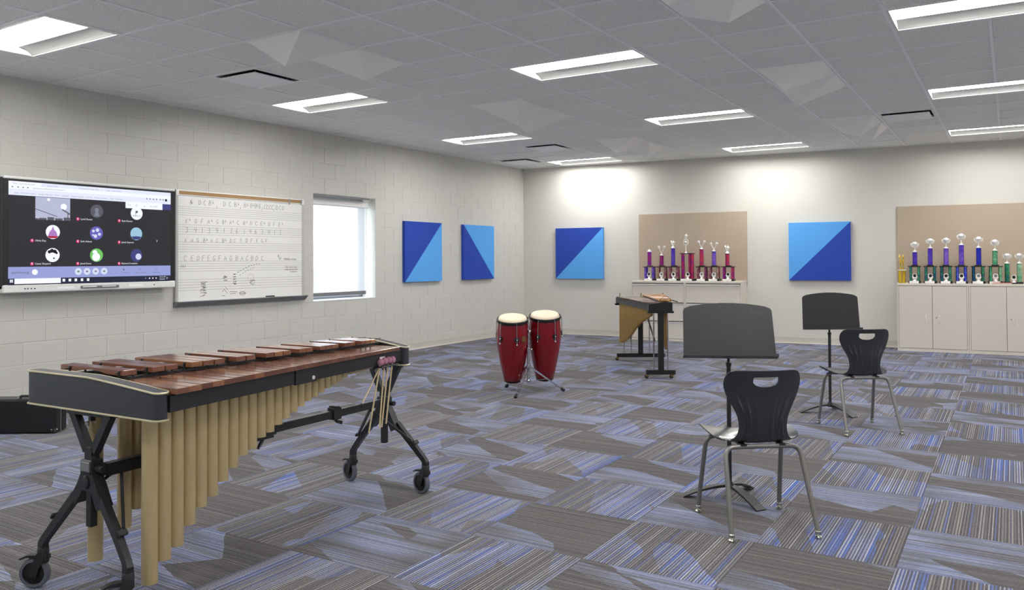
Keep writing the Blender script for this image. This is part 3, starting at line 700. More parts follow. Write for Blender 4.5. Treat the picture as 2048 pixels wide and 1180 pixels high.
for k, (u, v, m) in enumerate(av):
    x, y = P(u, v); b = MB(); disc(b, x, y, RA, z+0.0003); a = b.build('avatar', M[m], scr); b = MB(); m2 = None; zz = z+0.0008
    if k == 0: disc(b, x, y+0.012, 0.020, zz, 16); b.add([(x-0.028, y-0.05, zz), (x+0.028, y-0.05, zz), (x+0.012, y-0.005, zz), (x-0.012, y-0.005, zz)], [(0, 1, 2, 3)]); m2 = 's_grey'
    if k == 1: disc(b, x, y+0.016, 0.013, zz, 16); b.bar([(x-0.01, y+0.012, zz), (x-0.012, y-0.014, zz)], 0.006, 0.0003); put_text(b, 'ENNCO', x, y-0.026, 0.024, zz, 'CENTER'); m2 = 's_mid'
    if k == 2: b.add([(x-0.045, y-0.04, zz), (x+0.045, y-0.04, zz), (x+0.03, y+0.005, zz), (x+0.012, y+0.02, zz), (x, y+0.055, zz), (x-0.012, y+0.02, zz), (x-0.03, y+0.005, zz)], [tuple(range(7))]); m2 = 's_mauve'
    if k == 3:
        for p in ((-0.03, 0.02, 0.014), (0.01, 0.03, 0.018), (0.03, -0.01, 0.015), (-0.01, -0.03, 0.018), (-0.035, -0.02, 0.009)): disc(b, x+p[0], y+p[1], p[2], zz, 12)
        m2 = 's_pale'
    if k == 4: b.add([(x-0.058, y-0.03, zz), (x-0.03, y-0.058, zz), (x+0.03, y-0.058, zz), (x+0.058, y-0.03, zz), (x, y-0.024, zz)], [tuple(range(5))]); m2 = 's_navy'
    if k == 5:
        for p in ((-0.03, 0.03, 0.016), (-0.006, 0.04, 0.019), (0.02, 0.034, 0.018), (0.036, 0.02, 0.012), (0.012, -0.03, 0.008)): disc(b, x+p[0], y+p[1], p[2], zz, 9)
        m2 = 's_black'
    if k == 6: b.add([(x-0.004+0.040*math.cos(q), y-0.018+0.040*math.sin(q), zz) for q in [PI*0.30-2*PI*0.80*j/18 for j in range(19)]]+[(x-0.016+0.024*math.cos(q), y+0.026+0.024*math.sin(q), zz) for q in [PI*1.05-PI*1.1*j/10 for j in range(11)]], [tuple(range(30))]); m2 = 's_white'
    if k == 7: disc(b, x+0.022, y-0.012, 0.032, zz, 18); m2 = 's_pale'
    if b.v: tag(b.build('avatar_picture', M[m2], scr), kind='stuff' if k in (0, 1, 3, 5) else None)
    if k == 2: b = MB(); b.add([(x-0.052, y-0.038, zz), (x-0.03, y-0.058, zz), (x+0.03, y-0.058, zz), (x+0.052, y-0.038, zz)], [(0, 1, 2, 3)]); b.build('avatar_picture', M['s_red'], scr)
names = [(0.386, 0.660, 'Lyndi Renna'), (0.644, 0.659, 'Ryan Romer'), (0.126, 0.431, 'Olivia Day'), (0.386, 0.431, 'Seth Adams'), (0.644, 0.429, 'Jacob Seasons'), (0.126, 0.204, 'Casey Shepard'), (0.386, 0.203, 'Jared Evans'), (0.644, 0.201, 'Richard Covalston')]
b = MB(); put_text(b, 'You', *P(0.143, 0.657), 0.022, z+0.0006)
for u, v, s_ in names:
    x, y = P(u, v); m_ = MB(); disc(m_, x, y, 0.0165, z+0.0004, 16); m_.build('mute_icon', M['s_pink'], scr); put_text(b, s_, x+0.026, y, 0.0235, z+0.0006)
    rect(b, x-0.004, x+0.004, y-0.006, y+0.010, z+0.0008)
tag(b.build('caption_text', M['s_white'], scr), kind='stuff')
srect('control_bar', 0, 1, 0.063, 0.175, 's_ctl')
for u in (0.39, 0.442, 0.495, 0.548):
    x, y = P(u, 0.122); b = MB(); disc(b, x, y, 0.034, z+0.0004); b.build('call_button', M['s_pale'], scr)
x, y = P(0.142, 0.123); b = MB(); disc(b, x, y, 0.026, z+0.0004); b.build('camera_button', M['s_white'], scr)
b = MB()
for s_, u, v, sz in (('abyfehowing', 0.016, 0.12, 0.030), ('Raise hand', 0.668, 0.102, 0.017), ('Turn on captions', 0.754, 0.101, 0.017), ('Present now', 0.872, 0.101, 0.017), ('cc', 0.777, 0.138, 0.024), ('[ ]', 0.89, 0.136, 0.024), ('v', 0.103, 0.12, 0.02), (':', 0.975, 0.12, 0.03)): put_text(b, s_, *P(u, v), sz, z+0.0008)
for u in (0.39, 0.442, 0.495, 0.548):
    x, y = P(u, 0.122); rect(b, x-0.010, x+0.010, y-0.006, y+0.006, z+0.0008)
x, y = P(0.674, 0.136); disc(b, x, y, 0.009, z+0.0008, 8)
tag(b.build('control_text', M['s_mid'], scr), kind='stuff')
srect('task_bar', 0, 1, 0.0, 0.063, 's_task'); srect('search_box', 0.033, 0.287, 0.010, 0.062, 's_white', 0.0003)
b = MB()
for du, dv in ((0, 0), (0.009, 0), (0, 0.015), (0.009, 0.015)): x, y = P(0.009+du, 0.026+dv); rect(b, x, x+0.012, y, y+0.012, z+0.0004)
for u in (0.305, 0.34, 0.375, 0.412, 0.449): x, y = P(u, 0.037); rect(b, x-0.012, x+0.012, y-0.013, y+0.013, z+0.0004)
for s_, u, v, sz in (('10:16 AM', 0.918, 0.047, 0.019), ('2/2/2021', 0.920, 0.022, 0.019), ('^', 0.818, 0.032, 0.03), ('[]', 0.97, 0.035, 0.022)): put_text(b, s_, *P(u, v), sz, z+0.0006)
for u in (0.85, 0.873, 0.896): x, y = P(u, 0.036); disc(b, x, y, 0.008, z+0.0006, 6)
tag(b.build('task_icons', M['s_white'], scr), kind='stuff')
x, y = P(0.899, 0.452); MB().add([(x, y+0.012, z+0.0006), (x, y-0.012, z+0.0006), (x+0.010, y-0.004, z+0.0006)], [(0, 1, 2)]).build('cursor', M['s_white'], scr)

# ------------------------------------------------------------------ whiteboard with music staves
BY0, BY1, BZ0, BZ1 = 5.480, 7.343, 0.905, 2.137
wb = wall_thing('whiteboard', 'white music-stave board with handwritten note letters, between display and window', 'whiteboard', BY0, BZ0)
BW, BH = BY1-BY0, BZ1-BZ0
MB().box(0.02, BW-0.02, 0.0, BH-0.05, 0.004, 0.026).build('panel', M['board'], wb)
for x in (0.0, BW-0.034): MB().box(x, x+0.034, 0.0, BH-0.058, 0.001, 0.033, bev=0.003).build('side_rail', M['alum'], wb)
MB().box(0, BW, BH-0.062, BH, 0.001, 0.034, bev=0.003).build('map_rail', M['enamel'], wb)
MB().box(0.04, BW-0.04, BH-0.050, BH-0.012, 0.032, 0.0355).build('cork_strip', M['cork'], wb)
for x in (0.0, BW-0.04): MB().box(x, x+0.04, BH-0.064, BH+0.001, 0.001, 0.038, bev=0.003).build('corner_cap', M['enamel'], wb)
for x in (BW-0.27, BW-0.075): MB().box(x, x+0.03, BH-0.055, BH-0.008, 0.036, 0.044, bev=0.002).box(x+0.008, x+0.022, BH-0.075, BH-0.05, 0.036, 0.048, bev=0.002).build('map_hook', M['chrome'], wb)
tp = MB(); prof_t = [(0.026, 0.008), (0.080, 0.012), (0.088, 0.004), (0.084, -0.004), (0.030, -0.050), (0.002, -0.052), (0.002, 0.008)]
x0, x1 = -0.008, BW+0.016
tp.add([(x0, y, zz) for zz, y in prof_t]+[(x1, y, zz) for zz, y in prof_t], [tuple(range(7)), tuple(range(7, 14))]+[(i, (i+1) % 7, 7+(i+1) % 7, 7+i) for i in range(7)])
tp.build('marker_tray', M['alum_dark'], wb)
for z0, z1 in ((1.955, 1.862), (1.757, 1.652), (1.565, 1.459), (1.353, 1.245), (1.152, 1.034)):
    b = MB()
    for k in range(5):
        y = z0+(z1-z0)*k/4-BZ0; rect(b, 0.034, BW-0.034, y-0.0018, y+0.0018, 0.0266)
    tag(b.build('music_stave', M['staff'], wb), kind='stuff')
G = {'A': [[(0, 0), (.5, 1), (1, 0)], [(.22, .42), (.8, .40)]], 'B': [[(0.05, 0), (0.05, 1), (.6, .95), (.75, .75), (.5, .53), (.1, .5)], [(.5, .53), (.85, .35), (.75, .08), (.05, 0)]],
     'C': [[(.9, .85), (.6, 1), (.2, .8), (.05, .45), (.2, .1), (.6, 0), (.9, .15)]], 'D': [[(.05, 0), (.05, 1), (.6, .88), (.9, .5), (.65, .1), (.05, 0)]],
     'E': [[(.85, 1), (.1, .97), (.05, 0), (.85, .03)], [(.08, .5), (.65, .52)]], 'F': [[(.85, 1), (.1, .97), (.05, 0)], [(.08, .52), (.62, .54)]],
     'G': [[(.9, .88), (.55, 1), (.15, .78), (.05, .42), (.2, .08), (.6, 0), (.92, .2), (.9, .45), (.55, .45)]], 'b': [[(0, 1), (0.02, 0), (.5, .1), (.55, .35), (.05, .42)]],
     '1': [[(.5, 1), (.5, 0)]], '3': [[(.1, .92), (.6, 1), (.8, .78), (.35, .55), (.8, .35), (.65, .02), (.1, .05)]], '4': [[(.15, 1), (.1, .5), (.85, .52)], [(.75, 1), (.7, 0)]],
     '6': [[(.7, 1), (.25, .7), (.1, .3), (.35, 0), (.75, .12), (.75, .42), (.15, .35)]], ',': [[(.6, .4), (.3, -.2)]], 'x': [[(0, .55), (1, .45), (.6, 1), (.1, .15)], [(.1, .95), (.9, .2), (.95, .6), (.4, .0)], [(.5, 1.2), (.45, .7)]], '2': [[(.1, .8), (.5, 1), (.8, .75), (.1, 0), (.9, .02)]], '7': [[(.1, 1), (.85, .98), (.4, 0)]], '-': [[(.1, .5), (.9, .5)]], '.': [[(.4, 0), (.55, .05)]]}
rj = random.Random(3)
def scribe(b, ch, x, y, w, h, t=0.0036):
    for st in G[ch]:
        pts = [(x+(px-.5)*w+rj.uniform(-.03, .03)*w+(py-.5)*0.08*h, y+(py-.5)*h+rj.uniform(-.03, .03)*h, 0.0272) for px, py in st]
        b.bar(pts, t, 0.0004)
R1 = [('x', 5.678, 2.004), ('D', 5.79, 2.011), ('C', 5.854, 2.011), ('B', 5.925, 2.013), ('b', 5.97, 2.022), (',', 6.02, 1.994), ('D', 6.122, 2.015), ('C', 6.196, 2.013), ('B', 6.277, 2.016), ('b', 6.324, 2.024), (',', 6.35, 1.993), ('B', 6.414, 2.016), ('b', 6.455, 2.024), ('B', 6.508, 2.016), ('b', 6.545, 2.024), ('B', 6.573, 2.016), ('b', 6.60, 2.022), ('B', 6.633, 2.016), (',', 6.675, 2.005), ('C', 6.715, 2.01), ('C', 6.751, 2.01), ('C', 6.789, 2.01), ('C', 6.829, 2.01), (',', 6.859, 2.003), ('D', 6.901, 2.012), ('C', 6.952, 2.012), ('D', 7.0, 2.012)]
R2 = [('E', 5.622, 1.797), ('b', 5.665, 1.815), ('G', 5.74, 1.799), ('F', 5.819, 1.803), ('A', 5.906, 1.802), ('b', 5.953, 1.818), ('G', 6.025, 1.804), ('B', 6.105, 1.804), ('b', 6.142, 1.816), ('A', 6.205, 1.804), ('b', 6.248, 1.819), ('C', 6.313, 1.806), ('B', 6.402, 1.805), ('b', 6.443, 1.818), ('D', 6.502, 1.806), ('C', 6.581, 1.806), ('E', 6.660, 1.806), ('b', 6.71, 1.816), ('D', 6.779, 1.805), ('F', 6.856, 1.806), ('E', 6.943, 1.804), ('b', 6.995, 1.818)]
R3 = list(zip('341341361463413', (5.625, 5.733, 5.82, 5.913, 6.018, 6.115, 6.216, 6.298, 6.404, 6.49, 6.573, 6.67, 6.773, 6.864, 6.952), [1.70]*4+[1.706]*11))
R4 = [('F', 5.614, 1.582), ('A', 5.692, 1.585), ('G', 5.763, 1.588), ('B', 5.85, 1.588), ('b', 5.888, 1.597), ('A', 5.946, 1.589), ('C', 6.021, 1.589), ('B', 6.105, 1.59), ('b', 6.142, 1.599), ('D', 6.211, 1.592), ('C', 6.268, 1.593), ('E', 6.358, 1.598), ('D', 6.44, 1.598), ('F', 6.51, 1.597), ('E', 6.594, 1.6), ('G', 6.67, 1.6), ('F', 6.735, 1.599)]
R5 = list(zip('CEDFEGFAGBACBDC', (5.605, 5.695, 5.772, 5.837, 5.91, 5.982, 6.057, 6.133, 6.211, 6.297, 6.37, 6.444, 6.521, 6.591, 6.675), [1.389]*15))
for rr, hh in ((R1, 0.052), (R2, 0.046), (R3, 0.056), (R4, 0.044), (R5, 0.056)):
    b = MB()
    for ch, y, zz in rr:
        s_ = 0.55 if ch == 'b' else 1.0; scribe(b, ch, y-BY0, zz-BZ0, hh*(0.62 if ch != '1' else 0.4)*s_, hh*(1.0 if ch != 'b' else 0.6))
    tag(b.build('marker_writing', M['ink'], wb), kind='stuff')
b = MB()
for k, ch in enumerate('.267'): scribe(b, ch, 5.53-BY0+k*0.024, 1.30-BZ0, 0.015, 0.026, 0.003)
scribe(b, 'B', 6.926-BY0, 1.415-BZ0, 0.018, 0.026, 0.0035); scribe(b, 'b', 6.945-BY0, 1.385-BZ0, 0.016, 0.026, 0.0035); scribe(b, 'F', 6.965-BY0, 1.385-BZ0, 0.016, 0.026, 0.0035)
put_text(b, '- Middle voices', 6.992-BY0, 1.376-BZ0, 0.036, 0.0272); put_text(b, 'alto, tenor, bari', 7.037-BY0, 1.277-BZ0, 0.030, 0.0272); put_text(b, 'instruments hold', 7.03-BY0, 1.247-BZ0, 0.030, 0.0272); put_text(b, 'in measure', 7.107-BY0, 1.22-BZ0, 0.028, 0.0272)
def squiggle(x, y, w, n):
    for k in range(n):
        p = [(x+rj.uniform(-w, w), y+rj.uniform(-w*.35, w*.35), 0.0272) for _ in range(3)]; b.bar(p, 0.0032, 0.0004)
for cx_, cz_, w, rows_ in ((5.837, 1.051, 0.05, (0.06, 0.035, 0.012, -0.015, -0.045, -0.075)), (6.13, 1.146, 0.03, (0.03, 0.012, -0.01)), (6.264, 1.142, 0.03, (0.06, 0.03, 0.0, -0.03, -0.05)), (6.52, 1.09, 0.05, (0.02, -0.005))):
    for dz in rows_: squiggle(cx_-BY0, cz_+dz-BZ0, w, 3)
def ring(cx_, cz_, rx, rz_, n=26, gap=2):
    for k in range(0, n, gap):
        p = [(cx_-BY0+rx*math.cos(2*PI*(k+q)/n), cz_-BZ0+rz_*math.sin(2*PI*(k+q)/n), 0.0272) for q in (0, 1)]; b.bar(p, 0.003, 0.0004)
ring(6.495, 1.155, 0.045, 0.045); ring(6.375, 0.975, 0.04, 0.02, 26, 1)
for k in range(9):
    t = k/8; p = (6.302+0.31*t-BY0, 1.222+0.095*math.sin(t*PI/2)-BZ0); b.bar([(p[0], p[1], 0.0272), (p[0]+0.022, p[1]+0.006*(1-t), 0.0272)], 0.0045, 0.0004)
    if k < 6: b.bar([(p[0]+0.03, p[1]-0.035, 0.0272), (p[0]+0.05, p[1]-0.028, 0.0272)], 0.0035, 0.0004)
for q in ((6.09, 1.0, 6.12, 1.03), (6.12, 1.03, 6.16, 0.985), (6.13, 1.06, 6.17, 1.02), (6.08, 0.955, 6.13, 0.957), (6.19, 1.0, 6.30, 0.995), (6.2, 0.975, 6.28, 0.978)): b.bar([(q[0]-BY0, q[1]-BZ0, 0.0272), (q[2]-BY0, q[3]-BZ0, 0.0272)], 0.0035, 0.0004)
put_text(b, 'Pep band', 6.338-BY0, 0.976-BZ0, 0.024, 0.0272)
tag(b.build('marker_notes', M['ink_black'], wb), kind='stuff')
mk = thing('marker_pen', 'black marker pen lying in the whiteboard tray', 'marker', (XL+0.06, 6.70, BZ0+0.0205))
MB().tube([(0, 0, 0), (0, 0.09, 0)], 0.0075, 10).build('barrel', M['ink_black'], mk); MB().tube([(0, 0.091, 0), (0, 0.13, 0)], 0.0082, 10).build('cap', M['black_gloss'], mk)

# ------------------------------------------------------------------ filing cabinets and storage cabinets along the back wall
def file_cab(s0, label):
    t = thing('file_cabinet', label, 'filing cabinet', bw(s0, 0.002), RZB, 'putty filing cabinets'); W, D, Hc = 0.912, 0.455, 0.992
    MB().box(0, W, -D+0.02, 0, 0.0, Hc-0.03, bev=0.002).build('body', M['steel'], t)
    MB().box(-0.002, W+0.002, -D, 0, Hc-0.032, Hc, bev=0.003).build('top', M['steel'], t)
    for x in (0.0, W-0.018): MB().box(x, x+0.018, -D, -D+0.022, 0.0, Hc-0.033).build('stile', M['steel'], t)
    MB().box(0.018, W-0.018, -D+0.001, -D+0.02, 0.0, 0.036).build('plinth', M['steel'], t)
    for z0, z1 in ((0.042, 0.326), (0.334, 0.630), (0.638, 0.950)):
        MB().box(0.02, W-0.02, -D+0.012, -D+0.021, z0-0.004, z1+0.008).build('drawer_gap_shade', M['steel_dark'], t)  # dark backing paints in the shade between drawers
        d = MB().box(0.022, W-0.022, -D-0.002, -D+0.014, z0, z1-0.030, bev=0.003).build('drawer', M['steel'], t)
        l = MB(); pf = [(-D-0.002, z1-0.034), (-D-0.018, z1-0.026), (-D-0.020, z1-0.014), (-D-0.014, z1-0.012), (-D+0.006, z1-0.030)]
        l.add([(0.022, y, zz) for y, zz in pf]+[(W-0.022, y, zz) for y, zz in pf], [tuple(range(5)), tuple(range(5, 10))]+[(i, (i+1) % 5, 5+(i+1) % 5, 5+i) for i in range(5)]); l.build('pull_lip', M['enamel'], d)  # lip whiter than the drawer: its highlight is put into the colour
        MB().box(0.03, 0.10, -D-0.006, -D+0.002, z1-0.012, z1-0.003).build('label_holder', M['steel_dark'], d)
    return t
f1 = file_cab(2.230, 'left putty filing cabinet with three wide drawers under the purple trophies'); f2 = file_cab(3.144, 'right putty filing cabinet with three wide drawers, half behind the music stand')
def store_cab(s0, label):
    t = thing('storage_cabinet', label, 'cabinet', bw(s0, 0.002), RZB, 'two door storage cabinets'); W, D, Hc = 0.912, 0.455, 0.982
    MB().box(0, W, -D+0.02, 0, 0.0, Hc-0.03, bev=0.002).build('body', M['steel'], t)
    MB().box(-0.003, W+0.003, -D-0.004, 0, Hc-0.032, Hc, bev=0.003).build('top', M['steel'], t)
    for x in (0.0, W-0.02): MB().box(x, x+0.02, -D, -D+0.022, 0.0, Hc-0.033).build('stile', M['steel'], t)
    MB().box(0.02, W-0.02, -D, -D+0.02, 0.0, 0.044).build('plinth', M['steel'], t)
    MB().box(0.019, W-0.019, -D+0.013, -D+0.021, 0.044, Hc-0.032).build('door_gap_shade', M['steel_dark'], t)  # dark sheet colours in the shade around the doors
    for k, (x0, x1) in enumerate(((0.0235, 0.4535), (0.4585, W-0.0235))):
        d = MB().box(x0, x1, -D-0.002, -D+0.014, 0.049, Hc-0.038, bev=0.002).build('door', M['steel'], t)
        hx = 0.372 if k == 0 else 0.545
        MB().tube(rounded([(hx, -D-0.002, 0.425), (hx, -D-0.028, 0.432), (hx, -D-0.028, 0.525), (hx, -D-0.002, 0.532)], 0.012), 0.0055, 8).build('handle', M['silver'], d)
        if k == 1: MB().lathe([(0.0075, 0), (0.0075, 0.004), (0.001, 0.0045)], 12, T=Matrix.Translation((0.507, -D-0.002, 0.495)) @ Matrix.Rotation(PI/2, 4, 'X')).build('lock', M['chrome'], d)
    return t
store_cab(6.280, 'putty storage cabinet with two doors, left of the pair under the blue trophies'); store_cab(7.195, 'putty storage cabinet at the right edge, partly cut off')

# ------------------------------------------------------------------ trophies
def star(b, c, r, th=0.006, tilt=0.2):
    pts = [((r if k % 2 == 0 else r*0.42)*math.sin(PI*k/5+tilt), (r if k % 2 == 0 else r*0.42)*math.cos(PI*k/5+tilt)) for k in range(10)]
    T = Matrix.Translation(c) @ Matrix.Rotation(PI/2, 4, 'X'); n = 10
    b.add([(x, y, 0) for x, y in pts]+[(0, 0, th), (0, 0, -th)], [(i, (i+1) % n, 10) for i in range(n)]+[((i+1) % n, i, 11) for i in range(n)], 0, T)
def cup(b, x, z0, h, r, lean=0.0, y=0.0):
    T = Matrix.Translation((x, y, z0)) @ Matrix.Rotation(lean, 4, 'Y')
    b.lathe([(r*.55, 0), (r*.5, h*.06), (r*.14, h*.14), (r*.12, h*.38), (r*.45, h*.48), (r*.85, h*.62), (r, h*.8), (r*.92, h*.83), (r*.75, h*.93), (r*.3, h*.99), (r*.01, h)], 16, 0, T)
    for s_ in (-1, 1): b.tube([(s_*r*.45, 0, h*.46), (s_*r*1.05, 0, h*.56), (s_*r*1.22, 0, h*.74), (s_*r*1.08, 0, h*.86)], [r*.1, r*.17, r*.2, r*.1], 6, True, 0, T)
def figure(kind, parent, x, z0, z1):
    b = MB(); h = z1-z0
    if kind == 'cap': b.lathe([(0.036, 0), (0.036, 0.008), (0.022, h*.6), (0.006, h*.85), (0.001, h)], 12, 0, Matrix.Translation((x, 0, z0)))
    elif kind == 'star':
        b.lathe([(0.034, 0), (0.034, 0.006), (0.022, 0.026), (0.008, 0.04), (0.006, h*.45)], 12, 0, Matrix.Translation((x, 0, z0))); star(b, (x+0.004, 0, z0+h*.68), h*.34)
        b.tube([(x, 0, z0+0.04), (x-0.02, 0, z0+h*.5), (x-0.03, 0, z0+h*.8)], 0.005, 6); star(b, (x-0.028, 0.004, z0+h*.8), h*.16, tilt=.5)
    elif kind == 'twin':
        b.lathe([(0.03, 0), (0.03, 0.006), (0.012, 0.022), (0.006, 0.03), (0.005, 0.045)], 12, 0, Matrix.Translation((x, 0, z0)))
        for s_ in (-1, 1):
            b.tube([(x, 0, z0+0.02), (x+s_*0.012, 0, z0+h*.35), (x+s_*0.034, 0, z0+h*.62)], 0.006, 6)
            b.lathe([(0.004, -0.02), (0.014, -0.012), (0.021, 0.008), (0.024, 0.024), (0.017, 0.03), (0.001, 0.034)], 10, 0, Matrix.Translation((x+s_*0.042, 0, z0+h*.76)) @ Matrix.Rotation(s_*.45, 4, 'Y'))
    elif kind == 'wreath':
        b.lathe([(0.028, 0), (0.026, 0.006), (0.01, 0.02), (0.0045, 0.05), (0.0045, h*.46)], 10, 0, Matrix.Translation((x, 0, z0)))
        T = Matrix.Translation((x, 0, z0+h*.56))
        b.tube([(0.036*math.cos(2*PI*k/20), 0, 0.05*math.sin(2*PI*k/20)) for k in range(21)], 0.007, 8, False, 0, T); b.lathe([(0.001, -0.022), (0.018, -0.01), (0.022, 0.006), (0.012, 0.02), (0.001, 0.024)], 12, 0, T)
        b.tube([(x, 0, z0+h*.70), (x, 0, z0+h*.80)], 0.004, 6); star(b, (x+0.004, 0, z0+h*.88), 0.046)
    elif kind == 'cup': cup(b, x, z0, h, 0.041)
    elif kind == 'goldpair':
        for s_ in (-1, 1):
            xx = x+s_*0.017
            b.lathe([(0.014, 0), (0.012, 0.02), (0.008, 0.05), (0.013, 0.09), (0.016, 0.13), (0.008, 0.165), (0.011, 0.185), (0.010, 0.20), (0.001, h-0.02 if s_ < 0 else h-0.01)], 10, 0, Matrix.Translation((xx, 0, z0)))
            b.tube([(xx-s_*.01, 0, z0+0.14), (xx+s_*.014, -0.01, z0+0.18), (xx+s_*.008, 0, z0+h)], 0.004, 6)
    return b.build('top_figure', M['gold'] if kind == 'goldpair' else M['silver'], parent)
def plaque(parent, zb, open_ring):
    b = MB(); T = Matrix.Translation((0, -0.055, zb+0.075))
    b.tube([(0.026*math.cos(2*PI*k/18), 0, 0.028*math.sin(2*PI*k/18)) for k in range(19)], 0.007 if open_ring else 0.005, 8, False, 0, T)
    b.lathe([(0.026, 0.0), (0.022, 0.008), (0.007, 0.02), (0.010, 0.05)], 10, 0, Matrix.Translation((0, -0.055, zb)))
    for s_ in (-1, 1): b.bar([(s_*0.006, -0.055, zb+0.02), (s_*0.026, -0.055, zb+0.05), (s_*0.034, -0.055, zb+0.062)], 0.010, 0.012)
    o = b.build('laurel_ring', M['silver'], parent)
    MB().lathe([(0.023, 0.0), (0.023, 0.004)], 18, 0, Matrix.Translation((0, -0.052, zb+0.075)) @ Matrix.Rotation(PI/2, 4, 'X')).build('medallion', M['black_gloss'] if not open_ring else M['alum_dark'], o)
def column(b, x, y, z0, z1, r, n=10): b.lathe([(r, z0), (r, z1)], n, 0, Matrix.Translation((x, y, 0)) @ Matrix.Rotation(PI/n, 4, 'Z'))
def trophy(s0, s1, base, off, colx, ztop, zfig, kind, mlow, mtop, label, group, plat=1.223, ring=False, three=False):
    cx_ = (s0+s1)/2; w = (s1-s0); t = thing('trophy', label, 'trophy', bw(cx_, off, base), RZB, group)
    dep = 0.15; zb = 0.036
    MB().box(-w/2, w/2, -dep/2, dep/2, 0, zb, bev=0.002).build('base', M['black_gloss'], t)
    MB().box(-w/2+0.012, -w/2+0.012+w*0.74, -dep/2-0.006, -dep/2+0.002, 0.002, zb-0.002, bev=0.001).build('name_plate', M['marble'], t)
    if not three:
        zp = plat-base
        for x in (-w/2+0.03, w/2-0.03):
            for y in (-0.042, 0.042):
                b = MB(); column(b, x, y, zb, zp-0.006, 0.019); b.build('lower_column', M[mlow], t)
        MB().box(-w/2-0.004, w/2+0.004, -dep/2, dep/2, zp-0.006, zp+0.008, bev=0.002).build('platform', M['black_gloss'], t)
        MB().box(-0.045, 0.045, -0.045, 0.045, zp+0.008, zp+0.024, bev=0.003).build('pedestal', M['black_gloss'], t)
        x = colx-cx_; b = MB(); column(b, x, 0, zp+0.024, ztop-base-0.008, 0.033, 12); b.build('upper_column', M[mtop], t)
        MB().box(x-0.037, x+0.037, -0.037, 0.037, ztop-base-0.008, ztop-base, bev=0.002).build('cap_plate', M['silver'] if kind in ('cup', 'cap') else M['black_gloss'], t)
        figure(kind, t, x, ztop-base, zfig-base); plaque(t, zb, ring)
    else:
        zp = ztop-base
        for x, y in ((-w/2+0.034, 0), (w/2-0.062, 0), (0.018, 0.035)):
            b = MB(); column(b, x, y, zb, zp-0.006, 0.027, 12); b.build('lower_column', M[mlow], t)
        MB().box(-w/2+0.0, w/2-0.03, -dep/2, dep/2, zp-0.006, zp+0.008, bev=0.002).build('platform', M['black_gloss'], t)
        figure(kind, t, colx-cx_, zp+0.008, zfig-base); plaque(t, zb, ring)
    return t
gl = 'purple trophies on the filing cabinets'; cb = 0.992
trophy(2.410, 2.600, cb, .28, 2.499, 1.485, 1.525, 'cap', 'violet', 'purple', 'purple column trophy with a plain silver cap, leftmost on the filing cabinets', gl)
trophy(2.629, 2.808, cb, .28, 2.710, 1.414, 1.585, 'twin', 'copper', 'purple', 'short purple column trophy with twin silver figure, second from left', gl, ring=True)
trophy(2.830, 3.016, cb, .28, 2.907, 1.535, 1.673, 'star', 'copper', 'violet', 'tall purple column trophy with a star, just left of the three-column one', gl)
trophy(3.038, 3.290, cb, .28, 3.123, 1.443, 1.775, 'wreath', 'purple', 'purple', 'tallest purple trophy on three columns with silver wreath and star', gl, three=True)
trophy(3.302, 3.484, cb, .28, 3.382, 1.514, 1.662, 'twin', 'copper', 'purple', 'purple column trophy with twin silver figure, just right of the tallest', gl, ring=True)
trophy(3.498, 3.684, cb, .28, 3.584, 1.476, 1.626, 'twin', 'copper', 'violet', 'purple column trophy with twin figure, second from right on the filing cabinets', gl, ring=True)
trophy(3.722, 3.915, cb, .28, 3.801, 1.438, 1.582, 'star', 'purple', 'purple', 'purple column trophy with a silver star, rightmost on the filing cabinets', gl)
gr = 'blue and green trophies on the storage cabinets'; cb = 0.982
for q in ((6.433, 6.597, 6.520, 1.447, 1.590, 'teal', 'violet', 'blue column cup trophy, leftmost of its row beside the gold one', False), (6.633, 6.803, 6.720, 1.500, 1.637, 'teal', 'violet', 'blue column cup trophy, second from left on the storage cabinets', False),
          (6.837, 7.001, 6.925, 1.498, 1.645, 'teal', 'violet', 'blue column cup trophy, just left of the tallest on the storage cabinets', False), (7.034, 7.194, 7.118, 1.542, 1.702, 'cobalt', 'violet', 'tallest blue column cup trophy on the storage cabinets', False),
          (7.237, 7.411, 7.333, 1.501, 1.655, 'teal', 'cobalt', 'bright blue column cup trophy with purple ring, right of the tallest', True), (7.445, 7.621, 7.532, 1.457, 1.610, 'green', 'green', 'green and blue column cup trophy behind the red booklet', True)):
    trophy(q[0], q[1], cb, .28, q[2], q[3], q[4], 'cup', q[5], q[6], q[7], gr, plat=1.226, ring=q[8])
for s0, m, lab in ((7.677, 'teal', 'small single dark green column cup trophy right of the red booklet'), (7.823, 'green', 'small single bright green column cup trophy at the right edge')):
    t = thing('trophy', lab, 'trophy', bw(s0, .28, cb), RZB, 'small column trophies'); MB().box(-0.042, 0.042, -0.042, 0.042, 0, 0.03, bev=0.002).build('base', M['black_gloss'], t)
    b = MB(); column(b, 0, 0, 0.03, 0.286, 0.031, 12); b.build('column', M[m], t); MB().box(-0.035, 0.035, -0.035, 0.035, 0.286, 0.294, bev=0.002).build('cap_plate', M['silver'], t); figure('cup', t, 0, 0.294, 0.43)
t = thing('ring_award', 'small silver laurel ring award between the two green columns', 'trophy', bw(7.752, .27, cb), RZB)
MB().box(-0.03, 0.03, -0.08, -0.02, 0, 0.02, bev=0.002).build('base', M['black_gloss'], t); plaque(t, 0.02, False)
t = thing('gold_trophy', 'small gold trophy with two figures at the left end of the storage cabinets', 'trophy', bw(6.346, .28, cb), RZB)
MB().box(-0.048, 0.048, -0.04, 0.04, 0, 0.02, bev=0.002).build('base', M['gold'], t)
for x in (-0.026, 0.026): b = MB(); column(b, x, 0, 0.02, 0.185, 0.022); b.build('column', M['goldcol'], t)
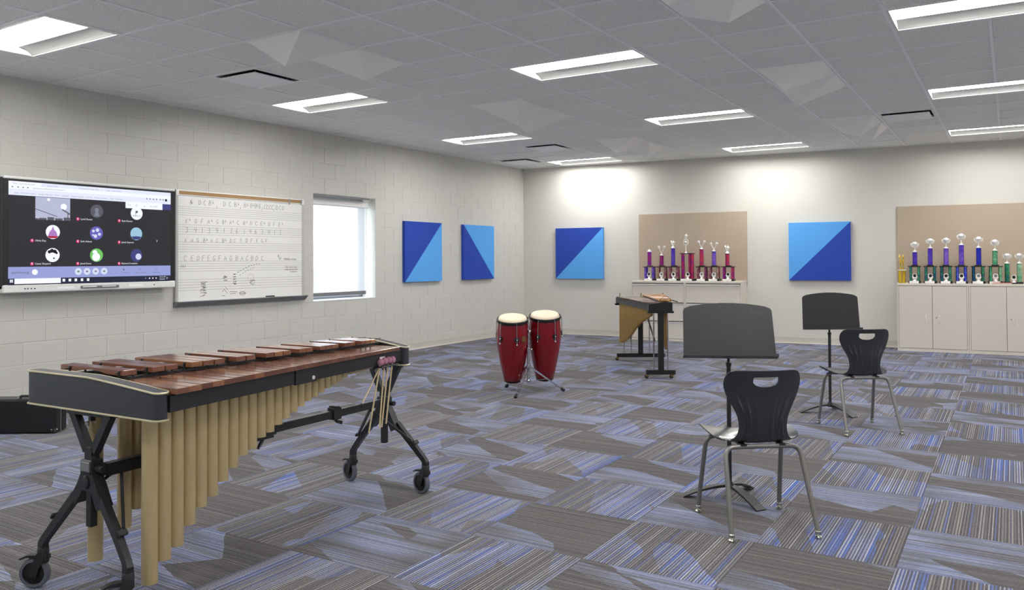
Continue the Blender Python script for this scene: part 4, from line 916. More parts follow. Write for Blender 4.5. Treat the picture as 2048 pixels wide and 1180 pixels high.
MB().box(-0.055, 0.055, -0.042, 0.042, 0.185, 0.197, bev=0.002).build('platform', M['marble'], t); figure('goldpair', t, 0, 0.197, 0.425)
for s0, z0, m, lab, rz in ((7.49, 0.0, 'paper_yellow', 'thin yellow booklet under the red one on the right cabinet', 0.02), (7.50, 0.010, 'paper_red', 'red booklet lying flat on the right storage cabinet', 0.0)):
    t = thing('booklet', lab, 'booklet', bw(s0, .452, cb+z0), RZB+rz); MB().box(0, 0.22, 0, 0.085, 0.0, 0.0016).box(0, 0.22, 0, 0.085, 0.0078, 0.0094).build('cover', M[m], t); MB().box(0.003, 0.217, 0.003, 0.085, 0.0017, 0.0077).build('pages', M['marble'], t)

# ------------------------------------------------------------------ marimba (local x across, y along from bass to treble, z up)
mar = thing('marimba', 'large concert marimba with rosewood bars and gold resonator tubes on black wheeled frame', 'marimba', (-3.144, 1.877, 0), math.radians(2.0))
LM = 1.778
def xf(y): return 0.430+(0.224-0.430)*y/LM                   # front edge
def xb(y): return -0.430+(-0.215+0.430)*y/LM                 # back edge
def ztop(x, bend): return 0.891 if x <= bend-0.03 else (0.891-0.0365*((x-bend+0.03)/(0.43-bend+0.03))**1.15)
def end_panel(y0, y1, x0, x1, bend, far):
    rad = 0.024; pl = []
    def arc(cx, cy, a0, a1): return [(cx+rad*math.cos(a0+(a1-a0)*k/5), cy+rad*math.sin(a0+(a1-a0)*k/5)) for k in range(6)]
    xs = [x0+rad+(x1-x0-2*rad)*k/14 for k in range(1, 14)]
    pl += arc(x0+rad, y0+rad, PI, 1.5*PI)+[(x, y0) for x in xs]+arc(x1-rad, y0+rad, -PI/2, 0)+arc(x1-rad, y1-rad, 0, PI/2)+[(x, y1) for x in xs[::-1]]+arc(x0+rad, y1-rad, PI/2, PI)
    n = len(pl); sc_ = (0.43)/(x1) if far else 1.0
    zt = [ztop(x*sc_ if x > 0 else x, bend) for x, y in pl]
    b = MB(); b.add([(x, y, 0.748) for x, y in pl]+[(x, y, z_) for (x, y), z_ in zip(pl, zt)], [tuple(range(n))[::-1]]+[(i, (i+1) % n, n+(i+1) % n, n+i) for i in range(n)])
    m_ = len(xs)                                            # top cap as strips across
    f_ = list(range(0, 6+m_+6)); r_ = list(range(n-1, n-1-(6+m_+6), -1))
    b.f += [(n+f_[k], n+f_[k+1], n+r_[k+1], n+r_[k]) for k in range(len(f_)-1)]; b.mi += [0]*(len(f_)-1)
    p = b.build('end_panel', M['leather'], mar, sharp=50)
    def off(x, y):                                          # pushed just outside the panel
        cx, cy = (x0+x1)/2, (y0+y1)/2; return (x+(0.003 if x > x1-rad else (-0.003 if x < x0+rad else 0)), y+(0.002 if y > cy else -0.002))
    b = MB(); b.tube([(*off(x, y), z_-0.003) for (x, y), z_ in zip(pl+pl[:1], zt+zt[:1])], 0.0042, 6, False); b.tube([(*off(x, y), 0.750) for x, y in pl+pl[:1]], 0.0042, 6, False)
    b.build('edge_piping', M['trim_gold'], p)
end_panel(-0.022, 0.036, -0.456, 0.409, 0.0, False); end_panel(LM-0.058, LM, -0.215, 0.235, 0.0, True)
def rail(nm, xa, xbb, za, zb, w=0.02, m='metal_black', y0=0.034, y1=LM-0.05):
    b = MB(); b.bar([(xa, y0, (za+zb)/2), (xbb, y1, (za+zb)/2)], w, zb-za); return b.build(nm, M[m], mar)
fr_ = rail('front_rail', 0.398, 0.203, 0.776, 0.838, 0.022)
rail('back_rail', -0.398, -0.195, 0.776, 0.850, 0.022); rail('inner_rail', 0.150, 0.085, 0.806, 0.838); rail('accidental_rail', 0.035, 0.055, 0.842, 0.877); rail('accidental_rail', -0.300, -0.060, 0.842, 0.877)
b = MB(); b.box(-0.006, 0.006, -0.10, 0.06, 0.772, 0.841, bev=0.001); sp = b.build('splice_plate', M['metal_black'], mar, (xf(0.87)-0.0155, 0.87, 0.0)); sp.rotation_euler = (0, 0, 0.11)
MB().lathe([(0.010, 0), (0.010, 0.006), (0.006, 0.009), (0.001, 0.0095)], 14, 0, Matrix.Translation((xf(0.90)-0.012, 0.90, 0.792)) @ Matrix.Rotation(PI/2, 4, 'Y')).build('knob', M['marble'], mar)
b = MB(); b.box(-0.001, 0.001, -0.026, 0.026, 0.798, 0.822); lb = b.build('rail_label', M['marble'], mar, (xf(1.515)-0.0145, 1.515, 0)); lb.rotation_euler = (0, 0, 0.113)
b = MB(); T = frame(Vector((0, 1, 0)), Vector((0, 0, 1)), Vector((1, 0, 0)))
vs, fs = text_mesh('MDEA 1', 0.013, 'CENTER'); b.add([T @ Vector((v.x, v.y+0.807, 0.0014)) for v in vs], fs); tag(b.build('label_print', M['ink_black'], lb), kind='stuff')
sw = [0.0655-(0.0655-0.0405)*k/30 for k in range(31)]; tot = sum(sw); Y0m = 0.036; sw = [w*(1.655-Y0m)/tot for w in sw]; edge = [Y0m]
for w in sw: edge.append(edge[-1]+w)
def tbar(nm, y0, y1, xi, xo, z0, th, mat):                  # a tuned bar with the arch cut underneath
    b = MB(); N = 8; pts = []
    for k in range(N+1):
        u = k/N; x = xi+(xo-xi)*u; cut = 0.55*th*max(0, 1-((u-.5)/.24)**2) if y0 < 0.9 else 0.35*th*max(0, 1-((u-.5)/.2)**2); pts.append((x, z0+cut))
    e_ = 0.0022; zt = z0+th; poly = pts+[(xo, zt-e_), (xi, zt-e_)]; n = len(poly)
    vs = [(x, y0, z_) for x, z_ in poly]+[(x, y1, z_) for x, z_ in poly]+[(xi+e_, y0+e_, zt), (xo-e_, y0+e_, zt), (xo-e_, y1-e_, zt), (xi+e_, y1-e_, zt)]
    fs = [tuple(range(n)), tuple(range(n, 2*n))[::-1]]+[(i, i+1, n+i+1, n+i) for i in range(n-2)]+[(n-1, 0, n, 2*n-1)]
    ai, ao, bi, bo = n-1, n-2, 2*n-1, 2*n-2; t0 = 2*n
    fs += [(ai, ao, t0+1, t0), (bo, bi, t0+3, t0+2), (ao, bo, t0+2, t0+1), (bi, ai, t0, t0+3), (t0, t0+1, t0+2, t0+3)]
    b.add(vs, fs); return b.build(nm, M[mat], mar)
pipes_z = [(0.056, .079), (.121, .153), (.189, .189), (.25, .258), (.313, .315), (.38, .345), (.431, .394), (.486, .439), (.544, .481), (.599, .497), (.655, .538), (.717, .551), (.773, .576), (.828, .596), (.878, .618), (.929, .637), (.98, .655), (1.037, .669), (1.083, .682), (1.134, .697), (1.182, .707), (1.231, .72), (1.301, .734), (1.354, .744), (1.75, .765)]
def pipez(y):
    for (a, za), (b_, zb_) in zip(pipes_z, pipes_z[1:]):
        if y <= b_: return za+(zb_-za)*max(0, (y-a)/(b_-a))
    return 0.765
for k in range(31):
    y0, y1 = edge[k], edge[k+1]; yc = (y0+y1)/2; g = 0.0026
    tbar('natural_bar', y0+g, y1-g, 0.06-0.02*yc/LM, xf(yc)+0.018 if k < 2 else xf(yc)+0.014, 0.846, 0.022-0.003*k/30, 'rose')
    yp = yc+0.012-0.012*k/30
    zb_ = pipes_z[k][1] if k < 24 else 0.746+0.002*(k-24); r = min((y1-y0)*0.485, 0.031); xp = 0.232-0.075*yp/1.3
    b = MB(); b.lathe([(0.001, zb_+0.004), (r*.9, zb_+0.003), (r, zb_), (r, 0.802), (r*0.93, 0.802), (r*.93, 0.70 if zb_ < 0.69 else zb_+0.01)], 20, 0, Matrix.Translation((xp, yp, 0)), cap=False); b.build('resonator_tube', M['pipe'], mar, sharp=50)
acc = [k for k in range(30) if (k % 7) in (0, 2, 3, 5, 6)]   # starts on A
acc = [k for k in acc if not (k % 7 == 1 or k % 7 == 4)]
for k in acc:
    yc = edge[k+1]; w = (sw[k]+sw[k+1])/2*0.93; u = yc/LM
    tbar('accidental_bar', yc-w/2, yc+w/2, -0.380+0.30*u/0.86, 0.066+0.06*min(1, u*2), 0.8880, 0.022-0.003*k/30, 'rose_acc')
    zb_ = pipez(yc-0.03); r = min(sw[k]*0.47, 0.030)
    b = MB(); b.lathe([(0.001, zb_+0.004), (r*.9, zb_+0.003), (r, zb_), (r, 0.82), (r*.93, 0.82), (r*.93, 0.74 if zb_ < 0.73 else zb_+0.01)], 18, 0, Matrix.Translation((-0.165+0.14*u, yc, 0)), cap=False); b.build('resonator_tube', M['pipe'], mar, sharp=50)
ps = set()
for k in range(31):
    isacc = k in acc or (k-1) in acc
    for y in ([edge[k+1]-sw[k]*0.5] if isacc or True else []):
        u = y/LM
        for x in (0.045+0.01*u, -0.300+0.24*u):
            b = MB(); b.box(-0.004, 0.004, -0.004, 0.004, 0.875, 0.903, bev=0.001).box(-0.006, 0.006, -0.003, 0.003, 0.903, 0.907); b.build('bar_post', M['black'], mar, (x, y, 0))
for x0, x1, zz in ((0.045, 0.055, 0.897), (-0.300, -0.060, 0.897), (0.340, 0.170, 0.8565), (0.150, 0.085, 0.8565)):
    MB().tube([(x0, 0.05, zz), (x1, LM-0.05, zz)], 0.002, 6).build('suspension_cord', M['black'], mar)
# wheeled frame: two upright yokes, each with two bent legs, joined by a telescoping beam
def caster(parent, x, y, tx, ty, zt):
    R = 0.062; l = math.hypot(tx, ty); tx /= l; ty /= l; off = 0.034; wx, wy = x+tx*off, y+ty*off
    A = Vector((-ty, tx, 0)); T = frame(Vector((tx, ty, 0)), Vector((0, 0, 1)), A); T.translation = Vector((wx, wy, R))
    cs = MB(); cs.lathe([(0.021, zt-0.055), (0.023, zt-0.05), (0.023, zt), (0.020, zt+0.006)], 16, 0, Matrix.Translation((x, y, 0)))
    for s_ in (-1, 1): cs.bar([(x+A.x*s_*0.019, y+A.y*s_*0.019, zt-0.02), (x+tx*off*.6+A.x*s_*0.021, y+ty*off*.6+A.y*s_*0.021, R+0.03), (wx+A.x*s_*0.021, wy+A.y*s_*0.021, R-0.012)], 0.006, 0.034, up=(tx, ty, 0))
    cs.bar([(x-A.x*.02, y-A.y*.02, zt-0.035), (x+A.x*.02, y+A.y*.02, zt-0.035)], 0.04, 0.02)
    cs.bar([(x+tx*0.01, y+ty*0.01, zt-0.028), (x+tx*0.06, y+ty*0.06, zt-0.028), (x+tx*0.092, y+ty*0.092, zt-0.040)], [0.03, 0.036, 0.03], [0.012, 0.010, 0.006])
    c = cs.build('caster', M['black'], parent)
    MB().lathe([(R-0.016, -0.014), (R-0.004, -0.014), (R, -0.009), (R, 0.009), (R-0.004, 0.014), (R-0.016, 0.014)], 32, 0, T, cap=False).lathe([(R-0.016, -0.012), (R-0.016, 0.012)], 32, 0, T, cap=False).build('tyre', M['rubber'], c)
    MB().lathe([(0.001, -0.0125), (0.012, -0.0145), (0.014, -0.0125), (R-0.016, -0.009), (R-0.016, 0.009), (0.014, 0.0125), (0.012, 0.0145), (0.001, 0.0125)], 24, 0, T, cap=False).build('wheel_hub', M['black_gloss'], c)
def yoke(cx, y, dirn, lx, rx, vl, vr, tl, trr):
    k = MB(); d = 0.03
    k.bar([(cx-vl, y, 0.742), (cx-0.022, y, 0.585)], d, 0.034, up=(1, 0, 0.6)); k.bar([(cx+vr, y, 0.742), (cx+0.022, y, 0.585)], d, 0.034, up=(1, 0, -0.6))
    k.bar([(cx-vl-0.02, y, 0.738), (cx+vr+0.02, y, 0.738)], d+0.006, 0.020); k.bar([(cx, y, 0.742), (cx, y, 0.706)], 0.016, 0.02, up=(0, 1, 0))
    k.bar([(cx, y, 0.60), (cx, y, 0.545)], 0.046, 0.034, up=(0, 1, 0)); k.bar([(cx, y, 0.56), (cx, y, 0.28)], 0.032, 0.028, up=(0, 1, 0))
    k.build('yoke', M['metal_black'], mar)
    MB().lathe([(0.006, 0.690), (0.009, 0.694), (0.009, 0.704), (0.005, 0.708)], 12, 0, Matrix.Translation((cx, y-0.02*dirn, 0))).build('bolt', M['chrome'], mar)
    c = MB(); c.box(cx-0.036, cx+0.036, y-0.03, y+0.03, 0.495, 0.553, bev=0.006)
    c.prism([(-0.036, 0.0), (0.036, 0.0), (0.062, -0.045), (0.105, -0.125), (0.065, -0.145), (0.030, -0.075), (-0.030, -0.075), (-0.075, -0.135), (-0.110, -0.115), (-0.060, -0.045)], -0.024, 0.024, 0, Matrix.Translation((cx, y, 0.50)) @ Matrix.Rotation(PI/2, 4, 'X'))
    cl = c.build('leg_collar', M['metal_black'], mar)
    MB().lathe([(0.021, 0), (0.021, 0.004), (0.018, 0.006)], 20, 0, Matrix.Translation((cx, y-0.024*dirn, 0.462)) @ Matrix.Diagonal((1, 1, 1.35, 1)) @ Matrix.Rotation(PI/2*dirn, 4, 'X')).build('oval_cap', M['black_gloss'], cl)
    MB().box(cx-0.030, cx+0.030, y-0.032 if dirn > 0 else y+0.028, y-0.028 if dirn > 0 else y+0.032, 0.506, 0.545, bev=0.002).build('name_badge', M['alum_dark'], cl)
    h = MB(); (h.tube([(cx+0.05, y-0.03*dirn, 0.515), (cx+0.062, y-0.04*dirn, 0.53), (cx+0.085, y-0.045*dirn, 0.575)], [0.010, 0.008, 0.010], 8) if dirn > 0 else None); h.tube([(cx+0.02, y, 0.515), (cx+0.075, y, 0.515)], 0.014, 10); h.build('clamp_lever', M['black'], cl)
    for xx, trail, sgn in ((lx, tl, -1), (rx, trr, 1)):
        x1 = cx+sgn*0.085; L = MB(); kx = xx-sgn*0.155*0.0
        ys = lambda z_: y-dirn*0.05*min(1, (0.44-z_)/0.25)
        pth = [(x1, ys(0.40), 0.40), (cx+(xx-cx)*0.70, ys(0.285), 0.285), (xx-sgn*0.012, ys(0.205), 0.205), (xx, ys(0.185), 0.185), (xx, ys(0.15), 0.150)]
        L.bar(pth, [0.030, 0.028, 0.026, 0.028, 0.030], [0.034, 0.032, 0.030, 0.032, 0.032], up=(0.75*sgn, 0, 0.6)); lg = L.build('leg', M['metal_black'], mar)
        sp_ = MB(); sp_.box(-0.012, 0.012, -0.02, 0.02, -0.006, 0.006, bev=0.002); st = sp_.build('leg_stop', M['black'], lg, (cx+(xx-cx)*0.72+sgn*0.02, ys(0.3), 0.30)); st.rotation_euler = (0, sgn*0.9, 0)
        caster(lg, xx, ys(0.15), *trail, 0.160)
        r_ = MB(); r_.bar([(cx, y+0.13*dirn, 0.495), (cx+(xx-cx)*0.72, ys(0.30)+0.018*dirn, 0.310)], 0.013, 0.013); r_.build('brace', M['metal_black'], mar)
yoke(-0.045, 0.012, 1, -0.298, 0.262, 0.125, 0.125, (-0.87, -0.5), (-0.5, -0.86)); yoke(0.052, 1.765, -1, -0.232, 0.312, 0.10, 0.105, (-0.95, 0.25), (-0.95, 0.2))
b = MB(); b.bar([(-0.03, 0.02, 0.500), (0.052, 1.745, 0.520)], 0.026, 0.040); b.bar([(-0.028, 0.06, 0.5005), (0.012, 0.94, 0.510)], 0.036, 0.052); b.build('cross_beam', M['metal_black'], mar)
b = MB(); b.box(-0.026, 0.026, -0.03, 0.03, 0.486, 0.550, bev=0.003).box(-0.03, 0.03, -0.012, 0.012, 0.544, 0.558, bev=0.002).tube([(0, 0.0, 0.49), (0.0, 0.02, 0.470), (0.02, 0.04, 0.462)], 0.010, 8); b.build('beam_clamp', M['black'], mar, (0.032, 1.36, 0))
b = MB(); b.tube([(0, 0, 0.49), (0, 0, 0.462), (0.012, -0.035, 0.435)], [0.012, 0.010, 0.008], 8); b.bar([(0, -0.05, 0.478), (0, 0.06, 0.478)], 0.04, 0.012); b.build('beam_clamp', M['black'], mar, (0.012, 0.86, 0))
# mallets resting in a holder on the front rail
hx, hy = xf(1.545)-0.032, 1.545
b = MB(); b.box(0.0, 0.052, -0.085, 0.085, 0.766, 0.774, bev=0.002).box(-0.004, 0.004, -0.085, 0.085, 0.760, 0.800); mh = b.build('mallet_holder', M['metal_black'], mar, (hx, hy, 0)); mh.rotation_euler = (0, 0, 0.11)
mm = mar.matrix_basis if False else Matrix.Translation((-3.144, 1.877, 0)) @ Matrix.Rotation(math.radians(2), 4, 'Z')
ml = [((hx+0.034, hy-0.062, 0.794), (0.285, 1.345, 0.438), 'pink yarn marimba mallet in the holder, leftmost head of the four'), ((hx+0.030, hy-0.022, 0.797), (0.292, 1.425, 0.448), 'pink yarn marimba mallet in the holder, second head from the left'),
      ((hx+0.026, hy+0.018, 0.797), (0.285, 1.452, 0.450), 'pink yarn marimba mallet in the holder, third head from the left'), ((hx+0.023, hy+0.056, 0.796), (0.285, 1.490, 0.462), 'pink yarn marimba mallet in the holder, rightmost head of the four')]
for hd, tip, lab in ml:
    hw, tw = mm @ Vector(hd), mm @ Vector(tip); t = thing('mallet', lab, 'mallet', hw, 0, 'pink mallets in the holder'); d = tw-hw
    MB().ball((0, 0, 0), 0.0195, 14, sz=1.05).build('yarn_head', M['yarn'], t); MB().tube([d.normalized()*0.015, d], 0.0042, 8).build('shaft', M['birch'], t)
hd, tip = Vector((hx+0.02, hy-0.055, 0.762)), Vector((0.30, 1.27, 0.60)); hw, tw = mm @ hd, mm @ tip
t = thing('drum_stick', 'pale stick with a black tip slanting behind the hanging mallets', 'mallet', hw); d = tw-hw; MB().tube([(0, 0, 0), d], 0.004, 8).build('shaft', M['birch'], t); MB().ball(d, 0.009, 10).build('tip', M['black'], t)

# ------------------------------------------------------------------ instrument case behind the marimba
rzc = math.radians(33.5); t = thing('instrument_case', 'black hard instrument case standing on the carpet behind the marimba', 'case', (-6.415, 3.50, 0), rzc)
b = MB(); b.box(-0.95, 0.0, 0.0, 0.085, 0.004, 0.272, bev=0.014); b.build('shell', M['black_gloss'], t); b = MB(); b.box(-0.95, 0.0, 0.089, 0.175, 0.004, 0.272, bev=0.014); b.build('shell', M['black_gloss'], t)
MB().box(-0.947, -0.003, 0.081, 0.093, 0.006, 0.2745).build('rim', M['alum_dark'], t)
b = MB(); b.tube(rounded([(-0.30, 0.05, 0.270), (-0.30, 0.05, 0.292), (-0.17, 0.05, 0.292), (-0.17, 0.05, 0.270)], 0.012), 0.009, 8); b.build('handle', M['black'], t)
for x in (-0.32, -0.15): MB().box(x-0.012, x+0.012, 0.03, 0.07, 0.270, 0.276, bev=0.002).build('handle_plate', M['chrome'], t)
for x in (-0.12, -0.6): MB().box(x, x+0.035, 0.06, 0.11, 0.270, 0.280, bev=0.002).build('latch', M['chrome'], t)
for zz in (0.022, 0.250):
    c = MB(); c.box(-0.045, 0.0015, -0.0015, 0.03, zz-0.020, zz+0.022, bev=0.012); cc = c.build('corner_cap', M['black'], t)
    for x, y in ((-0.030, -0.002), (0.002, 0.018)): MB().ball((x, y, zz+0.01), 0.005, 8).build('rivet', M['chrome'], cc)

# ------------------------------------------------------------------ pair of congas on a double stand
cs = thing('conga_stand', 'chrome double tripod stand holding the two red congas', 'drum stand', (-4.205, 7.08, 0))
def loc_c(p): return Vector(p)-Vector((-4.205, 7.08, 0))
MB().tube([(0, 0, 0.10), (0, 0, 0.44)], 0.0155, 14).build('lower_tube', M['chrome'], cs); MB().tube([(0, 0, 0.40), (0, 0, 0.66)], 0.012, 14).build('upper_tube', M['chrome'], cs)
b = MB(); b.lathe([(0.018, 0.425), (0.021, 0.43), (0.021, 0.455), (0.015, 0.46)], 14).tube([(0, 0, 0.442), (0.045, -0.02, 0.442)], 0.006, 8).ball((0.05, -0.022, 0.442), 0.011); b.build('height_clamp', M['chrome'], cs)
b = MB(); b.lathe([(0.02, 0.235), (0.024, 0.24), (0.024, 0.275), (0.018, 0.28)], 14); b.build('leg_hub', M['chrome'], cs); b = MB(); b.lathe([(0.018, 0.10), (0.021, 0.104), (0.021, 0.125), (0.017, 0.13)], 14); b.build('lower_hub', M['chrome'], cs)
for ft in ((-4.134, 6.715, 0), (-3.925, 7.30, 0), (-4.56, 7.226, 0)):
    f_ = loc_c(ft); dr = Vector((f_.x, f_.y, 0)).normalized(); sd = Vector((-dr.y, dr.x, 0)); b = MB()
    for s_ in (-1, 1): b.bar([sd*s_*0.012+dr*0.02+Vector((0, 0, 0.258)), sd*s_*0.012+f_*0.86+Vector((0, 0, 0.052))], 0.005, 0.016)
    b.bar([f_*0.80+Vector((0, 0, 0.066)), f_+Vector((0, 0, 0.02))], 0.012, 0.012); b.box(-0.018, 0.018, -0.004, 0.004, -0.01, 0.01, 0, 0, Matrix.Translation(f_*0.82+Vector((0, 0, 0.062))))
    lg = b.build('leg', M['chrome'], cs)
    MB().bar([dr*0.02+Vector((0, 0, 0.115)), f_*0.55+Vector((0, 0, 0.135))], 0.014, 0.005).build('brace', M['chrome'], cs)
    MB().tube([f_*0.94+Vector((0, 0, 0.037)), f_*0.985+Vector((0, 0, 0.022)), f_*1.04+Vector((0, 0, 0.0085))], [0.012, 0.017, 0.017], 10).build('rubber_foot', M['rubber_black'], lg)
def conga(label, p, z0, z1, rr, badge, da):
    tl = math.radians(12.5); ax = Vector((0.5276*math.sin(tl), -0.8495*math.sin(tl), math.cos(tl)))      # the heads lean towards the room
    h = (z1-z0)*1.01; k = rr/0.150; mid = Vector((p[0], p[1], (z0+z1)/2)); p0 = mid-ax*h/2
    t = thing('conga', label, 'conga', tuple(p0), 0, 'red congas'); t.rotation_euler = Vector((0, 0, 1)).rotation_difference(ax).to_euler()
    prof_ = [(0.088, 0), (0.092, 0.004), (0.112, h*.14), (0.135, h*.31), (0.152, h*.47), (0.163, h*.60), (0.1655, h*.68), (0.163, h*.77), (0.155, h*.87), (0.147, h*.945), (0.144, h*.96)]
    MB().lathe([(r*k, z_) for r, z_ in prof_], 40, cap=False).lathe([(0.080*k, 0.0), (0.088*k, 0.0)], 40, cap=False).build('shell', M['red'], t, sharp=60)
    MB().lathe([(0.0885*k, -0.006), (0.091*k, -0.004), (0.0955*k, 0.016), (0.0935*k, 0.016), (0.080*k, -0.006)], 40, cap=False).build('bottom_ring', M['black_gloss'], t, sharp=60)
    MB().lathe([(0.001, h), (0.120*k, h), (0.133*k, h-0.004), (0.143*k, h-0.014), (0.149*k, h-0.036), (0.146*k, h-0.042)], 40, cap=False).build('head', M['skin'], t, sharp=60)
    MB().lathe([(0.148*k, h-0.056), (0.158*k, h-0.056), (0.163*k, h-0.046), (0.164*k, h-0.028), (0.160*k, h-0.022), (0.150*k, h-0.032)], 40, cap=False).build('rim', M['black_gloss'], t, sharp=50)
    a0 = math.atan2(-p[1], -p[0])                            # the first lug faces the near side of the room
    for q in range(6):
        a = a0+da+q*PI/3; T = Matrix.Rotation(a, 4, 'Z'); r1 = 0.160*k
        l = MB(); zl = h*.70; rr_ = 0.1665*k; l.prism([(-0.026, 0.026), (0.026, 0.026), (0.020, -0.004), (0.010, -0.026), (-0.010, -0.026), (-0.020, -0.004)], -0.006, 0.006, 0, T @ Matrix.Translation((rr_, 0, zl)) @ Matrix.Rotation(-0.06, 4, 'Y') @ Matrix.Rotation(PI/2, 4, 'Z') @ Matrix.Rotation(PI/2, 4, 'X'))
        lug = l.build('lug', M['black_gloss'], t)
        MB().tube([T @ Vector((0.163*k, 0, h-0.03)), T @ Vector((0.171*k, 0, h-0.07)), T @ Vector((0.178*k, 0, zl-0.055))], 0.0038, 8).build('tension_rod', M['chrome'], lug)
        MB().ball(T @ Vector((0.1775*k, 0, zl+0.005)), 0.008).ball(T @ Vector((0.178*k, 0, zl-0.045)), 0.009).build('nut', M['chrome'], lug)
    if badge:
        a = a0+da+0.5; MB().box(-0.001, 0.003, -0.022, 0.022, -0.028, 0.028, 0.001, 0, Matrix.Rotation(a, 4, 'Z') @ Matrix.Translation((0.1635*k, 0, h*.70))).build('badge', M['brass'], t)
    return t
fw2, rt2 = Vector((-0.5276, 0.8495, 0)), Vector((0.8495, 0.5276, 0))
pl_ = (-4.384, 7.063); pr_ = (-4.182, 7.379)
conga('red conga on the left of the stand, nearer and lower', pl_, 0.098, 0.780, 0.150, True, 0.25); conga('red conga on the right of the stand, slightly higher and farther back', pr_, 0.094, 0.800, 0.1545, False, -0.42)
for nm, c, zz in (('drum_bracket', pl_, 0.615), ('drum_bracket', pr_, 0.625)):
    q = loc_c((c[0], c[1], 0)); d = q.normalized(); L = q.length-0.165; b = MB()
    b.lathe([(0.016, zz-0.018), (0.022, zz-0.016), (0.022, zz+0.016), (0.016, zz+0.018)], 12); b.bar([(0, 0, zz), d*max(L, 0.03)+Vector((0, 0, zz))], 0.02, 0.024)
    sd = Vector((-d.y, d.x, 0)); e = d*max(L-0.004, 0.02)+Vector((0, 0, zz)); b.bar([e-sd*0.03, e+sd*0.03], 0.02, 0.012); b.ball((0.03, -0.028, zz+0.004), 0.012).tube([(0, 0, zz+0.012), (0, 0, zz+0.09), d*0.02+Vector((0, 0, zz+0.12))], 0.005, 8)
    b.build(nm, M['chrome'], cs)

# ------------------------------------------------------------------ old xylophone by the filing cabinets
xy = thing('xylophone', 'old dark wooden xylophone on black posts and casters before the filing cabinets', 'xylophone', (-3.4225, 8.635, 0), math.radians(29.4)); LX = 1.62
def xl(y): return -0.105-0.225*y/LX
def xr_(y): return 0.165+0.15*y/LX
for y, d in ((0.0, 1), (LX, -1)):
    y0, y1 = (y-0.03, y+0.03); a_, b_ = xl(y), xr_(y)
    e = MB(); e.prism([(a_, 0.765), (b_, 0.765), (b_, 0.862), (b_-0.10, 0.866), (a_, 0.842)], -y1, -y0, 0, Matrix.Rotation(PI/2, 4, 'X')); e.box(a_-0.014, b_+0.014, y0-0.01, y1+0.01, 0.742, 0.766, bev=0.003); e.build('end_block', M['black_gloss'], xy)
    cx_ = 0.035 if y == 0 else -0.006; MB().box(cx_-0.032, cx_+0.032, y-0.022, y+0.022, 0.098, 0.745, bev=0.003).build('post', M['black_gloss'], xy)
    f0, f1 = (-0.135, 0.195) if y == 0 else (-0.324, 0.313); MB().box(f0, f1, y-0.032, y+0.032, 0.048, 0.099, bev=0.005).build('foot_beam', M['black_gloss'], xy)
    rods = (-0.045, 0.112) if y == 0 else (-0.225, -0.13, 0.112)
    for x in rods: MB().tube([(x, y, 0.097), (x, y, 0.745)], 0.0085, 10).build('rod', M['chrome'], xy)
    for x in (f0+0.02, f1-0.03):
        c = MB(); c.box(x-0.016, x+0.016, y-0.012, y+0.012, 0.040, 0.052).bar([(x, y, 0.046), (x-0.014, y, 0.025)], 0.022, 0.02, up=(1, 0, 0)); cc = c.build('caster', M['brass'], xy)
        MB().lathe([(0.001, -0.010), (0.018, -0.010), (0.022, -0.006), (0.022, 0.006), (0.018, 0.010), (0.001, 0.010)], 18, 0, Matrix.Translation((x-0.014, y, 0.022)) @ Matrix.Rotation(PI/2, 4, 'X'), cap=False).build('wheel', M['rubber_black'], cc)
for xa, xb2, nm in ((xl(0)+0.012, xl(LX)+0.012, 'side_rail'), (xr_(0)-0.012, xr_(LX)-0.012, 'side_rail')): MB().bar([(xa, 0.03, 0.806), (xb2, LX-0.03, 0.806)], 0.020, 0.066).build(nm, M['metal_black'], xy)
MB().bar([(0.06, 0.03, 0.812), (0.02, LX-0.03, 0.812)], 0.02, 0.05).build('centre_rail', M['metal_black'], xy)
NB = 25
for k in range(NB):
    y0 = 0.04+(LX-0.08)*k/NB; y1 = 0.04+(LX-0.08)*(k+1)/NB-0.004; yc = (y0+y1)/2
    MB().box(xl(yc)-0.008, 0.045-0.03*yc/LX, y0, y1, 0.842, 0.860, bev=0.002).build('natural_bar', M['xylo'], xy)
    zb_ = [0.705, 0.69, 0.675, 0.66, 0.645, 0.628, 0.612, 0.594, 0.575, 0.553, 0.53, 0.508, 0.482, 0.455, 0.428, 0.402, 0.376, 0.352, 0.335, 0.318, 0.30, 0.285, 0.27, 0.258, 0.25][k]
    MB().lathe([(0.001, zb_), (0.021, zb_), (0.023, zb_+0.003), (0.023, 0.80)], 12, 0, Matrix.Translation((xl(yc)+0.05, yc, 0)), cap=False).build('resonator_tube', M['pipe_old'], xy, sharp=50)
    if (k % 7) in (0, 2, 3, 5, 6) and k < NB-1:
        MB().box(0.03-0.02*yc/LX, xr_(yc)+0.004, y0+0.026, y1+0.026, 0.872, 0.888, bev=0.002).build('accidental_bar', M['xylo_reflect'], xy)  # orange of these bars is a painted reflection
        zq = 0.36-0.04*abs(k-6)/6 if k < 8 else 0.42+0.02*(k-8)
        MB().lathe([(0.001, zq), (0.021, zq), (0.023, zq+0.003), (0.023, 0.80)], 12, 0, Matrix.Translation((xr_(yc)-0.06, y0+0.04, 0)), cap=False).build('resonator_tube', M['pipe_old'], xy, sharp=50)
b = MB()
for x in (0.06, 0.25): b.bar([(x-0.02, 0.04, 0.866), (x-0.03, LX-0.04, 0.866)], 0.012, 0.010)
b.build('accidental_rail', M['metal_black'], xy)
for x, y in ((0.04, 0.035), (0.15, 0.035), (0.0, LX-0.03), (-0.28, LX-0.03), (0.29, LX-0.03)): MB().box(x-0.006, x+0.006, y-0.006, y+0.006, 0.85, 0.905, bev=0.001).build('cord_post', M['brass'], xy)
